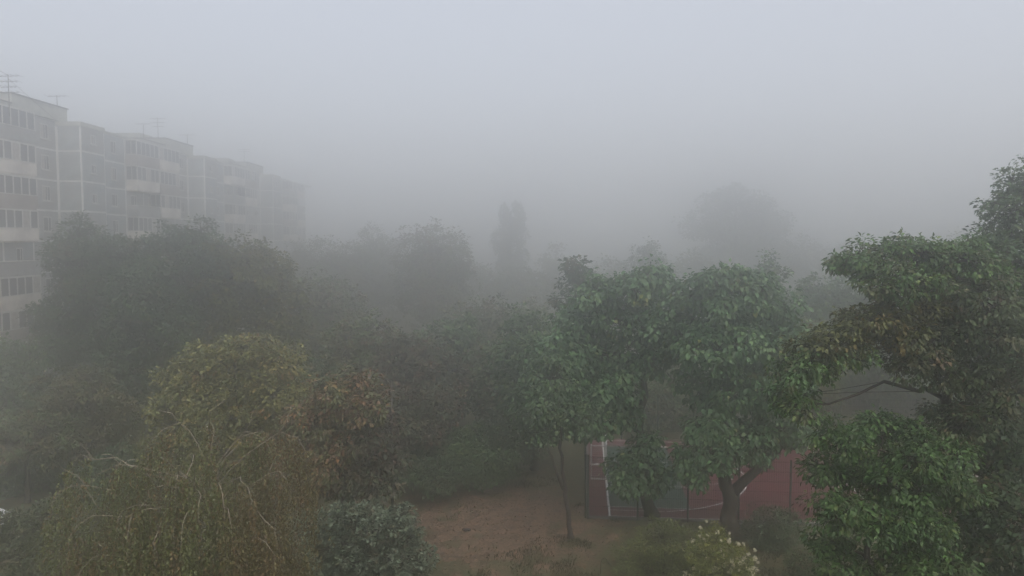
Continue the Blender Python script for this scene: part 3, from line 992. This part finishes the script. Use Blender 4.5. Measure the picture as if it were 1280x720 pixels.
# --- mid distance
gtree('broadleaf_tree', 'pale misty tree next to the far corner of the block', 415, 300, 110, 118, MIX, 31, 2, 10, (0.36, 0.3), 0.95, 26, 1.0)
gtree('broadleaf_tree', 'pale misty tree with rounded crown, between two others beyond the block', 470, 284, 80, 128, MIX, 32, 2, 10, (0.36, 0.3), 0.95, 26, 1.0)
gtree('broadleaf_tree', 'misty grey tree with a domed crown standing out beyond the lower trees', 540, 284, 105, 106, MIX, 33, 2, 11, (0.36, 0.3), 0.9, 28, 1.0)
gtree('broadleaf_tree', 'misty olive tree over the dark shrubs, below the domed crown', 455, 388, 120, 53, MIX, 34, 1, 11, (0.26, 0.2), 0.65, 28, 1.1)
gtree('broadleaf_tree', 'misty brown-tinged tree in the middle of the wooded strip', 512, 412, 120, 51, RUST, 35, 1, 11, (0.26, 0.2), 0.65, 28, 1.1)
gtree('broadleaf_tree', 'misty green tree beside the brown-tinged one', 560, 395, 110, 56, GRN, 36, 1, 11, (0.28, 0.22), 0.7, 28, 1.1)
gtree('broadleaf_tree', 'dim green tree beside the clearing, behind the dark shrubs', 620, 425, 110, 54, MIX, 37, 1, 10, (0.28, 0.22), 0.7, 28, 1.1)
gtree('broadleaf_tree', 'dark reddish tree behind the orange-leaved tree', 500, 478, 120, 42 * K, RUST, 38, 0.6, 11, (0.2, 0.16), 0.5, 28, 1.15)
gtree('broadleaf_tree', 'dark green tree between the yellowing tree and the misty row', 395, 452, 110, 47, GRN_DARK, 39, 0.8, 10, (0.22, 0.18), 0.6, 28, 1.1)
gtree('broadleaf_tree', 'misty grey-green tree filling the gap below the far end of the block', 395, 345, 140, 76, MIX, 40, 1, 11, (0.34, 0.28), 0.9, 28, 1.0)
gtree('broadleaf_tree', 'pale misty tree in the hollow below the poplar', 625, 372, 130, 72, MIX, 45, 1, 11, (0.34, 0.28), 0.9, 28, 1.0)
# --- shrubs round the clearing
for (x, yt, w, Y, pl, sd, lab) in ((570, 535, 105, 42.5 * K, GRN, 41, 'dark green shrub at the back of the bare clearing'),
                                   (640, 520, 100, 45 * K, GRN_DARK, 42, 'larger dim shrub at the back of the bare clearing beside the slender tree'),
                                   (605, 562, 90, 41 * K, GRN, 43, 'low dark shrub between two taller ones behind the clearing'),
                                   (540, 570, 80, 39.5 * K, GRN_DARK, 44, 'dark shrub behind the silvery bush')):
    gtree('shrub', lab, x, yt, w, Y, pl, sd, 0.25, 9, (0.16, 0.12), 0.42, 26, 1.25, cat='shrub')
# --- autumn trees on the left
Y8 = 31 * K
x8 = P(425, 600, Y8)
tree('chestnut_tree', 'autumn tree with orange and rusty leaves next to the weeping birch', 'tree',
     [(x8[0], Y8, -0.1), (x8[0] + 0.1, Y8, 2.5), (x8[0], Y8, 5), (x8[0] + 0.3, Y8, 7.6)], 0.17,
     px_lobes([(448, 482, 26, 20), (415, 492, 30, 20), (395, 520, 34, 24), (440, 518, 34, 24), (462, 505, 20, 20), (385, 560, 30, 26), (425, 560, 38, 30), (465, 550, 28, 30, 0.6, RUST),
               (400, 600, 36, 30), (445, 600, 38, 30, 0.4, RUST), (480, 590, 30, 36, 0.8, RUST), (370, 530, 20, 18)], Y8),
     ORANGE, knobs=5, leaf=(0.17, 0.11), rc=0.38, per=22, dens=1.15, droop=0.5, hexa=True, twig_r=0.012, fill=0.4)
Y9 = 37 * K
x9 = P(295, 560, Y9)
tree('maple_tree', 'broad yellow-green tree rising behind the weeping birch', 'tree',
     [(x9[0], Y9, -0.1), (x9[0], Y9, 3), (x9[0] + 0.2, Y9, 6), (x9[0], Y9, 9)], 0.22,
     px_lobes([(310, 440, 44, 24), (265, 450, 36, 24), (350, 456, 34, 26), (235, 478, 36, 28), (290, 485, 50, 34), (345, 492, 44, 34), (215, 510, 30, 26), (260, 525, 46, 32), (320, 530, 50, 34),
               (375, 510, 22, 30), (230, 560, 44, 34), (300, 575, 60, 36), (355, 560, 34, 34)], Y9),
     YELGRN, knobs=5, leaf=(0.17, 0.13), rc=0.42, per=24, dens=1.2, droop=0.4, twig_r=0.013, fill=0.45)
Y10 = 41 * K
gtree('broadleaf_tree', 'brownish olive tree left of the yellow-green one', 95, 458, 130, Y10, [((0.135, 0.120, 0.058), 4), ((0.115, 0.100, 0.056), 3), ((0.11, 0.130, 0.058), 4)], 51, 1.0, 13, (0.18, 0.14), 0.5, 28, 1.2)
gtree('broadleaf_tree', 'dull olive tree standing over the white parked car', 30, 520, 120, 39 * K, MIX, 52, 2.6, 11, (0.18, 0.14), 0.5, 28, 1.1)
gtree('shrub', 'dark thicket shrub under the brownish olive tree', 150, 560, 110, 36 * K, GRN_DARK, 53, 0.3, 9, (0.16, 0.12), 0.45, 26, 1.1, cat='shrub')
gtree('shrub', 'broad dull green shrub on the ground behind the parked car', 25, 592, 130, 41.5 * K, GRN, 54, 0.2, 10, (0.16, 0.12), 0.45, 26, 1.1, cat='shrub')
Y11 = 25 * K
tree('broadleaf_tree', 'pale green layered small tree beside the weeping birch', 'tree',
     [(P(50, 700, Y11)[0], Y11, -0.1), (P(52, 700, Y11)[0], Y11, 2), (P(55, 700, Y11)[0], Y11, 4.6)], 0.12,
     px_lobes([(60, 645, 32, 14), (85, 665, 26, 14), (30, 665, 30, 16), (70, 685, 36, 18), (15, 695, 30, 18), (45, 715, 44, 22), (-10, 680, 26, 26), (8, 655, 22, 12), (36, 648, 20, 10), (-4, 650, 10, 8), (90, 720, 30, 20), (20, 745, 50, 26)], Y11),
     [((0.085, 0.105, 0.05), 5), ((0.065, 0.085, 0.045), 4), ((0.11, 0.12, 0.055), 2)], leaf=(0.15, 0.085), rc=0.36, per=22, dens=1.1, droop=0.3, twig_r=0.010, fill=0.35)
Y12 = 22 * K
tree('shrub', 'small reddish-brown shrub at the foot of the weeping birch', 'shrub',
     [(P(100, 700, Y12)[0], Y12, -0.1), (P(100, 700, Y12)[0], Y12, 3.6)], 0.06,
     px_lobes([(98, 695, 22, 12), (115, 710, 22, 16), (95, 730, 30, 20)], Y12),
     [((0.11, 0.058, 0.045), 4), ((0.085, 0.06, 0.042), 3)], leaf=(0.10, 0.07), rc=0.28, per=24, dens=1.2, droop=0.5, twig_r=0.008)
# --- silvery bush
Y13 = 27.5 * K
tree('silvery_bush', 'silvery grey-green bush at the edge of the bare earth', 'shrub',
     [(P(445, 700, Y13)[0], Y13, -0.1), (P(445, 700, Y13)[0], Y13, 1.5), (P(447, 700, Y13)[0], Y13, 3.0)], 0.1,
     px_lobes([(405, 652, 22, 14), (385, 672, 22, 16), (430, 640, 14, 9), (455, 644, 24, 13), (495, 648, 22, 15), (470, 662, 26, 16), (430, 672, 28, 18), (515, 672, 18, 16), (368, 695, 24, 20), (400, 705, 34, 22), (450, 705, 40, 24), (500, 705, 36, 26), (530, 700, 12, 16), (375, 725, 40, 22), (430, 735, 46, 26), (500, 735, 44, 26)], Y13),
     SILVER, knobs=4, mat=M_LEAF_DULL, leaf=(0.13, 0.10), rc=0.24, per=20, dens=1.0, droop=0.2, hexa=True, twig_r=0.009, fill=0.4, branch_at=0.1)
# --- shrubs in front of the court
Y14 = 30.5 * K
tree('shrub', 'feathery dull green shrub in front of the leaning trunk', 'shrub',
     [(P(830, 700, Y14)[0], Y14, -0.1), (P(830, 700, Y14)[0], Y14, 1.4)], 0.07,
     px_lobes([(825, 672, 28, 18), (850, 680, 26, 20), (800, 695, 26, 20), (840, 705, 36, 24), (815, 725, 40, 22), (865, 715, 26, 22), (785, 722, 18, 12)], Y14),
     [((0.150, 0.180, 0.055), 5), ((0.115, 0.145, 0.050), 4), ((0.20, 0.20, 0.07), 2)], leaf=(0.13, 0.05), rc=0.3, per=30, dens=1.2, droop=0.1, up=0.4, twig_r=0.008, branch_at=0.1)
Y15 = 28.5 * K
fl_root = tree('flowering_bush', 'small bush dotted with creamy white flower heads', 'shrub',
     [(P(902, 720, Y15)[0], Y15, -0.1), (P(902, 720, Y15)[0], Y15, 1.6)], 0.06,
     px_lobes([(890, 672, 14, 14), (882, 695, 18, 18), (905, 695, 18, 18), (925, 700, 14, 16), (895, 718, 30, 20), (920, 725, 22, 18), (885, 745, 34, 22)], Y15),
     [((0.21, 0.235, 0.05), 5), ((0.16, 0.19, 0.048), 4), ((0.26, 0.245, 0.065), 2)], leaf=(0.085, 0.05), rc=0.22, per=34, dens=1.3, droop=0.1, up=0.6, twig_r=0.007, branch_at=0.1)
Y16 = 33.8 * K
tree('shrub', 'dark round shrub in front of the court fence beside the forked tree', 'shrub',
     [(P(967, 680, Y16)[0], Y16, -0.1), (P(967, 680, Y16)[0], Y16, 1.2)], 0.06,
     px_lobes([(965, 650, 22, 16), (948, 662, 18, 16), (985, 662, 18, 18), (966, 672, 28, 16)], Y16),
     GRN_DARK, leaf=(0.11, 0.08), rc=0.3, per=28, dens=1.2, droop=0.2, twig_r=0.008, branch_at=0.1)
gtree('shrub', 'dull brown shrub beside the bright young tree, near the flowering bush', 1010, 690, 60, 29.5 * K, BROWNISH, 61, 0.1, 6, (0.11, 0.08), 0.3, 26, 1.1, cat='shrub')

# cream flower heads on the small bush: five-petal discs in bunches
cen = []
for (x, y, rx, ry) in ((890, 672, 14, 14), (882, 695, 18, 18), (905, 695, 18, 18), (925, 700, 14, 16), (895, 718, 30, 20), (920, 725, 22, 18)):
    for d in rdir(34):
        if d[1] > 0.1 or d[2] < -0.5 or rng.random() < 0.15: continue
        cen.append(P(x, y, Y15) + d * np.array([rx, (rx + ry) / 2 * LOBE_DEPTH, ry]) * Y15 / F * 1.12 + d * 0.2)
cen = np.array(cen)
n = len(cen)
ci = np.repeat(np.arange(n), 16)
N = len(ci)
off = rdir(N) * 0.055 * rng.uniform(0.5, 1.3, n)[ci][:, None]
off[:, 1] = -abs(off[:, 1])
nmv = unit(rdir(N) * 0.5 + np.array([0, -0.6, 0.9]))
axv = unit(np.cross(nmv, rdir(N)))
fc = np.tile(np.array([[0.62, 0.57, 0.40]]), (N, 1)) * rng.uniform(0.7, 1.15, (N, 1))
fo = link('flower_heads', leaf_mesh('flower_heads', cen[ci] + off - np.array(fl_root.location), axv, nmv, np.full(N, 0.06), np.full(N, 0.05), fc, M_LEAF), fl_root)
fo['kind'] = 'stuff'


# --- weeping birch: arching pale branches with hanging strands of small leaves
def birch():
    Y = 21.0
    foot = G(252, 720)
    foot = np.array([P(252, 720, Y)[0], Y, -0.1])
    root = empty('weeping_birch', foot)
    tag(root, 'weeping birch with pale arching bare branches and hanging olive-brown foliage', 'tree')
    YT = Y + 0.7
    tp = np.array([foot, P(246, 760, YT), P(250, 680, YT), P(262, 630, YT), P(266, 590, YT), P(262, 550, YT), P(258, 528, YT)])
    tp[0] = foot
    t = np.linspace(0, 1, len(tp))
    mb = MB()
    ts = np.linspace(0, 1, 25)
    tpp = np.stack([np.interp(ts, t, tp[:, i]) for i in range(3)], 1)
    tpp[1:-1] = (tpp[:-2] + 2 * tpp[1:-1] + tpp[2:]) / 4
    mb.tube(tpp - foot, 0.10 * (1 - 0.94 * ts), 8)
    mb.build('trunk', M_BIRCH, root, smooth=True)
    br, pale = MB(), MB()
    Cp, Ax, Nm, Ls, Col = [], [], [], [], []
    cols = np.array([p[0] for p in BIRCHP])
    # arch crests seen in the photograph, then more all round
    crests = [(115, 566, 0), (150, 578, -0.6), (178, 570, .4), (222, 528, .3), (262, 522, -0.4), (305, 540, .5), (318, 536, .9), (350, 538, -0.2), (108, 602, -.8), (165, 632, -1.6), (195, 606, -1.2), (240, 572, -1),
              (338, 590, -.9), (300, 596, -1.7), (262, 682, -2.0), (288, 678, -2.1), (272, 600, -1.9), (250, 615, -2.2), (228, 590, -1.6), (282, 632, -2.3), (180, 634, -2), (325, 640, -1.8), (352, 590, .2), (130, 640, -1), (130, 690, -1.4), (345, 650, -.5), (205, 660, -2.2), (230, 640, -2.4), (318, 668, -2.2)]
    tips = [P(x, y, Y + d) for x, y, d in crests]
    base_n = len(tips)
    for i in range(46):
        a = i * 2.4
        rr = rng.uniform(0.9, 3.0)
        tips.append(np.array([tp[3][0] + math.cos(a) * rr, Y + math.sin(a) * rr * 0.85, 8.7 - 0.42 * rr ** 1.35 - rng.uniform(0.2, 3.0)]))
    tips = tips[:base_n] + [c for c in tips[base_n:] if P(345, 600, Y)[0] > c[0] > P(128, 600, Y)[0]]
    for i, c in enumerate(tips):
        # start on the trunk below the crest
        zt = c[2] - rng.uniform(0.7, 1.6) - 0.25 * np.hypot(c[0] - tp[3][0], c[1] - Y)
        j = int(np.argmin(abs(tpp[:, 2] - max(zt, 3.0))))
        s = tpp[j]
        out = c - s
        oh = unit(np.array([out[0], out[1], 0.0]))
        L = np.linalg.norm(out)
        end = c + oh * rng.uniform(0.5, 1.0) - np.array([0, 0, rng.uniform(0.6, 1.3)])
        u = np.linspace(0, 1, 9)[:, None]
        ctrl = c + (c - (s + end) / 2) * 0.9
        p = (1 - u) ** 2 * s + 2 * u * (1 - u) * ctrl + u ** 2 * end
        p[1:-1] += rng.normal(size=(7, 3)) * 0.045
        rdd = np.linspace(0.015, 0.0035, 9)
        (pale if (i < base_n or i % 3 == 0) else br).tube(p - foot, rdd * (1.0 if i < base_n else 0.8), 5)
        # a few bare upward twigs
        if i < base_n and rng.random() < 0.6:
            q = p[4]
            pale.tube(np.array([q, q + oh * 0.2 + np.array([0, 0, 0.3]), q + oh * 0.35 + rng.normal(size=3) * 0.12 + np.array([0, 0, 0.55])]) - foot, [0.012, 0.009, 0.005], 4)
        # hanging strands from the outer two thirds
        anch = rng.uniform(0.36, 1.0, 6)
        for k in range(30):
            f = min(1.0, anch[k % 6] + rng.normal() * 0.02)
            b = np.array([np.interp(f, u[:, 0], p[:, d_]) for d_ in range(3)]) + np.append(rng.normal(size=2) * 0.12, 0)
            ln = rng.uniform(0.7, 2.9)
            sw = np.append(rng.normal(size=2) * 0.10, 0) + oh * 0.12
            m = int(ln / 0.042)
            v = np.linspace(0.03, 1, m)[:, None]
            q = b + sw * v * 1.2 - np.array([0, 0, 1]) * v * ln
            q += rng.normal(size=q.shape) * np.array([0.05, 0.05, 0.02])
            Cp.append(q)
            a_ = unit(rdir(m) * 0.7 + np.array([0, 0, -0.9]))
            Ax.append(a_)
            Nm.append(unit(rdir(m) + np.array([0, -0.3, 0.5])))
            Ls.append(rng.uniform(0.055, 0.10, m))
            base = cols[rng.choice(3, p=[.45, .35, .2])] if rng.random() < 0.9 else cols[2]
            if c[0] > P(310, 600, Y)[0]: base = base * 0.5 + np.array([0.145, 0.095, 0.042]) * 0.5
            Col.append(np.clip(base * rng.uniform(0.7, 1.3, (m, 1)), 0.01, 0.5))
            if k < 9:
                br.tube(np.array([b, b + sw * 0.6 - np.array([0, 0, ln * 0.5]), b + sw * 1.2 - np.array([0, 0, ln])]) - foot, [0.005, 0.004, 0.003], 3)
    pale.build('arching_branches', M_TWIG, root, smooth=True)['kind'] = 'stuff'
    br.build('hanging_twigs', M_BARK, root)['kind'] = 'stuff'
    Ls = np.concatenate(Ls)
    cr = link('crown', leaf_mesh('crown', np.concatenate(Cp) - foot, np.concatenate(Ax), np.concatenate(Nm), Ls, Ls * 0.62, np.concatenate(Col), M_LEAF), root)
    cr['kind'] = 'stuff'


birch()

# --- far, fog-swallowed trees
Yp = 158
tree('poplar_tree', 'tall narrow poplar with a split top dissolving into the fog', 'tree',
     [(P(637, 300, Yp)[0], Yp, -0.1), (P(637, 300, Yp)[0], Yp, 6), (P(637, 300, Yp)[0], Yp, 14), (P(638, 300, Yp)[0], Yp, 20)], 0.5,
     px_lobes([(630, 268, 6, 18), (647, 264, 6, 18), (652, 276, 5, 14), (637, 282, 13, 18), (645, 292, 13, 20), (629, 298, 12, 20), (637, 318, 20, 24), (630, 345, 20, 26), (646, 350, 18, 26), (637, 375, 20, 22)], Yp),
     MIX, leaf=(0.4, 0.3), rc=0.6, per=20, dens=1.0, droop=0.1, mat=M_LEAF_DULL, twig_r=0.03, knobs=2)
Yp = 172
tree('broadleaf_tree', 'huge faint tree mass looming in the fog behind the forked tree', 'tree',
     [(P(920, 300, Yp)[0], Yp, -0.1), (P(920, 300, Yp)[0], Yp, 8), (P(920, 300, Yp)[0], Yp, 22)], 0.8,
     px_lobes([(918, 246, 28, 16), (895, 258, 24, 18), (945, 262, 24, 20), (965, 282, 18, 20), (880, 285, 26, 24), (930, 290, 42, 32), (900, 330, 46, 38), (955, 325, 34, 38), (920, 375, 50, 30)], Yp, dj=4),
     GRN_DARK, leaf=(0.6, 0.5), rc=1.3, per=22, dens=1.0, droop=0.2, mat=M_LEAF_DULL, twig_r=0.04, knobs=4)
gtree('broadleaf_tree', 'small hazy tree with bumpy top above the leaning-trunk tree', 812, 300, 62, 105, GRN_DARK, 73, 2, 8, (0.34, 0.28), 0.8, 26, 1.0)
FAR = ['faint low tree between the split-top poplar and the knobbly-topped tree', 'faint low tree showing just over the crown of the leaning-trunk tree', 'faint tree at the foot of the huge fogged mass, over the forked tree',
       'faint tree adjoining the huge fogged mass, above the twin-pointed tree', None, None, None, 'faint tree showing between the tops of the tiered tree and the tall tree beside it',
       'faint tree between the domed crown and the split-top poplar', 'faint tree at the foot of the split-top poplar', 'faint tree directly behind the domed crown', 'faint tree against the far end of the apartment block']
for i, (x, yt, w, Y) in enumerate(((695, 306, 60, 108), (768, 322, 70, 92), (868, 318, 90, 100), (1000, 298, 80, 118), (1065, 304, 90, 122), (1100, 294, 70, 130), (1160, 306, 110, 125), (1210, 288, 70, 112),
                                   (590, 330, 80, 100), (655, 335, 80, 96), (500, 320, 120, 115), (360, 320, 120, 104))):
    gtree('far_tree', FAR[i] or 'faint grey tree in the fogged line between the huge mass and the tiered tree', x, yt, w, Y * 1.4, MIX, 80 + i, 1.5, 8, (0.6, 0.5), 1.6, 22, 0.9, group='faint trees of the fogged treeline')

# ------------------------------------------------------------------ small things
lm = P(462, 473, 33.5 * K)
lamp = empty('street_lamp', (lm[0] + 1.0, lm[1], 0))
tag(lamp, 'street lamp with pale flat head poking out above the orange-leaved tree', 'street lamp')
MB().tube([(0, 0, -0.2), (0, 0, 4), (0, 0, lm[2] - 0.15)], [0.08, 0.065, 0.05], 10).build('pole', M_STEEL, lamp, smooth=True)
MB().tube([(0, 0, lm[2] - 0.2), (-0.25, 0, lm[2] + 0.02), (-0.72, 0, lm[2] + 0.05)], [0.035, 0.03, 0.03], 8).build('arm', M_STEEL, lamp, smooth=True)
MB().prism([(-0.11, 0.0), (0.11, 0.0), (0.08, 0.09), (-0.08, 0.09)], -1.25, -0.73).build('lamp_head', M_WHITE, lamp, (0, 0, lm[2]))

# white car glimpsed under the trees at the left
cz = P(4, 638, 36.5)
car = empty('parked_car', (cz[0] - 2.1, 36.5, 0.0), math.radians(12))
tag(car, 'white hatchback parked under the trees', 'car')
M_CAR = new_mat('car_white', (0.66, 0.67, 0.68), 0.3, 0, 0.5)
M_TYRE = new_mat('tyre', (0.02, 0.02, 0.02), 0.85)
M_RIM = new_mat('rim', (0.35, 0.35, 0.36), 0.4, 0.8)
M_RED = new_mat('tail_red', (0.25, 0.02, 0.02), 0.3)


def loft(sections):
    """sections: (x, half width bottom, half width top, z bottom, z top)"""
    mb = MB()
    V = []
    for x, wb, wt, zb, zt in sections:
        V += [(x, -wb, zb), (x, wb, zb), (x, wb * 1.02, (zb + zt) / 2), (x, wt, zt), (x, -wt, zt), (x, -wb * 1.02, (zb + zt) / 2)]
    k = len(sections)
    fs = [tuple(range(5, -1, -1)), tuple(range((k - 1) * 6, k * 6))]
    fs += [(i * 6 + j, i * 6 + (j + 1) % 6, (i + 1) * 6 + (j + 1) % 6, (i + 1) * 6 + j) for i in range(k - 1) for j in range(6)]
    return mb.add(V, fs)


loft([(-2.0, .70, .66, .38, .80), (-1.85, .80, .76, .28, .95), (-1.0, .84, .80, .22, .98), (0.8, .84, .80, .22, .96), (1.5, .82, .74, .24, .84), (1.95, .70, .62, .34, .70)]).build('body', M_CAR, car)
loft([(-1.88, .70, .60, .96, 1.00), (-1.55, .74, .60, .96, 1.38), (-0.9, .76, .62, .96, 1.47), (0.1, .76, .62, .96, 1.46), (0.55, .74, .60, .95, 1.26), (1.05, .70, .62, .94, .965)]).build('cabin_glass', M_GLASS, car)
rf_ = loft([(-1.6, .61, .58, 1.375, 1.41), (-0.9, .635, .60, 1.46, 1.50), (0.12, .635, .60, 1.45, 1.49), (0.30, .62, .58, 1.38, 1.42)]).build('roof', M_CAR, car)
for sy in (-1, 1):
    for (xa, za, xb, zb, wa, wb) in ((0.98, .97, 0.28, 1.40, .71, .615), (-0.35, .97, -0.35, 1.46, .77, .635), (-1.80, .97, -1.5, 1.40, .72, .61)):
        MB().bar((xa, sy * wa, za), (xb, sy * wb, zb), 0.07).build('pillar', M_CAR, car)
    MB().box((0.45, min(sy * .80, sy * .96), .93), (0.62, max(sy * .80, sy * .96), 1.05)).build('wing_mirror', M_CAR, car)
    MB().box((-2.01, min(sy * .50, sy * .70), .68), (-1.93, max(sy * .50, sy * .70), .90)).build('tail_light', M_RED, car)
    MB().box((1.80, min(sy * .42, sy * .66), .60), (1.93, max(sy * .42, sy * .66), .72)).build('headlight', M_RIM, car)
    for xw in (-1.25, 1.25):
        wh = MB().tube([(0, -0.1, 0), (0, -0.09, 0), (0, 0.09, 0), (0, 0.1, 0)], [0.26, 0.30, 0.30, 0.26], 18).build('wheel', M_TYRE, car, (xw, sy * 0.76, 0.30))
        MB().tube([(0, sy * 0.101, 0), (0, sy * 0.112, 0)], [0.19, 0.17], 14).build('rim', M_RIM, wh)

# bent metal hoop on the earth
hp = G(754, 716)
hoop = MB().tube([(-0.10, 0, -0.1), (-0.10, 0, 0.42), (-0.05, 0, 0.60), (0.05, 0, 0.66), (0.14, 0, 0.60), (0.24, 0.02, 0.42), (0.50, 0.05, 0.10), (0.56, 0.06, -0.08)], 0.022, 8).build('metal_hoop', M_STEEL, None, hp, smooth=True)
tag(hoop, 'thin bent metal hoop stuck in the ground before the court', 'hoop')
st = G(583, 662)
bm = MB()
a = np.arange(9) * 2 * PI / 9
ring = lambda r, z, e: [(r * (1 + e * math.sin(3 * t)) * 1.25 * math.cos(t), r * (1 + e * math.cos(2 * t)) * 0.7 * math.sin(t), z) for t in a]
V = ring(0.16, -0.08, 0.1) + ring(0.17, 0.02, 0.16) + ring(0.10, 0.07, 0.2)
bm.add(V, [(i, (i + 1) % 9, (i + 1) % 9 + 9, i + 9) for i in range(9)] + [(i + 9, (i + 1) % 9 + 9, (i + 1) % 9 + 18, i + 18) for i in range(9)] + [tuple(range(18, 27))])
o = bm.build('stone', noisy('dark_stone', (0.03, 0.03, 0.032), (0.05, 0.048, 0.046), 6, 0.9), None, (st[0], st[1], 0.0))
tag(o, 'flat dark stone lying on the bare earth', 'stone')

# fallen leaves and dry grass on the visible ground
N = 9000
xy = np.stack([rng.uniform(-9, 16, N), rng.uniform(28.5, 48, N)], 1)
inc = ((xy - CO[:2]) @ CX[:2], (xy - CO[:2]) @ CY[:2])
onc = (inc[0] > -EDGE - 0.3) & (inc[1] > -0.5)
ok = ~onc | ((inc[0] > -EDGE + 0.2) & (inc[1] > 0) & (inc[1] < CWID) & (rng.random(N) < 0.12))
onc = onc[ok]
xy = xy[ok]
N = len(xy)
z = np.where(onc, 0.02, ground_z(xy[:, 0], xy[:, 1]) + 0.015)
ax = unit(np.append(rng.normal(size=(N, 2)), rng.normal(size=(N, 1)) * 0.25, 1))
nm = unit(rdir(N) * 0.35 + np.array([0, 0, 1.0]))
pal = np.array([(0.16, 0.085, 0.05), (0.11, 0.065, 0.045), (0.20, 0.13, 0.06), (0.08, 0.05, 0.035), (0.10, 0.10, 0.04)])
fl_ = link('fallen_leaves', leaf_mesh('fallen_leaves', np.column_stack([xy, z]), ax, nm, rng.uniform(0.08, 0.18, N), rng.uniform(0.06, 0.13, N), pal[rng.choice(5, N)] * rng.uniform(0.7, 1.2, (N, 1)), M_LEAF_DULL))
tag(fl_, 'brown fallen leaves scattered over the bare earth', 'leaves', kind='stuff')

N = 30000
cx_ = np.stack([rng.uniform(-9, 16, 420), rng.uniform(28.5, 48, 420)], 1)
xy = cx_[rng.integers(0, 420, N)] + rng.normal(size=(N, 2)) * 0.32
inc = ((xy - CO[:2]) @ CX[:2], (xy - CO[:2]) @ CY[:2])
patch = np.sin(xy[:, 0] * 0.7 + 1.0) * np.cos(xy[:, 1] * 0.55 + 0.4) + 0.4 * np.sin(xy[:, 1] * 1.3) - np.clip((xy[:, 1] - 33) * 0.12, -0.5, 0.6)
bare = ((xy[:, 0] + 2.0) / 3.6) ** 2 + ((xy[:, 1] - 37.5) / 3.8) ** 2 < 1
ok = ~((inc[0] > -EDGE - 0.3) & (inc[1] > -0.4)) & (patch > -0.15) & (~bare | (rng.random(N) < 0.06))
xy = xy[ok]
N = len(xy)
z = ground_z(xy[:, 0], xy[:, 1]) - 0.01
ax = unit(rdir(N) * 0.55 + np.array([0, 0, 1.0]))
nm = unit(rdir(N) + np.array([0, -0.4, 0.3]))
pal = np.array([(0.055, 0.065, 0.026), (0.042, 0.056, 0.022), (0.085, 0.075, 0.035)])
gr_ = link('grass', leaf_mesh('grass', np.column_stack([xy, z]), ax, nm, rng.uniform(0.10, 0.26, N), rng.uniform(0.02, 0.035, N), pal[rng.choice(3, N)] * rng.uniform(0.7, 1.25, (N, 1)), M_LEAF_DULL))
tag(gr_, 'sparse short grass tufts on the earth', 'grass', kind='stuff')

# ------------------------------------------------------------------ haze: one closed box round everything
hz = MB().box((-640, -320, -2.6), (640, 720, HAZE_TOP)).build('haze', None)
m = bpy.data.materials.new('haze')
m.use_nodes = True
t = m.node_tree
t.nodes.clear()
o = t.nodes.new('ShaderNodeOutputMaterial')
v = t.nodes.new('ShaderNodeVolumePrincipled')
v.inputs['Color'].default_value = (1.0, 1.0, 1.0, 1)
v.inputs['Density'].default_value = HAZE_DENSITY
v.inputs['Anisotropy'].default_value = HAZE_ANISO
t.links.new(v.outputs[0], o.inputs['Volume'])
hz.data.materials.append(m)
tag(hz, 'pale morning fog filling the whole yard', 'fog', kind='stuff')
print('LEAF FACES', NLEAF, 'TRIS', sum(sum(len(p.vertices) - 2 for p in me.polygons) for me in bpy.data.meshes if len(me.polygons) < 5000))
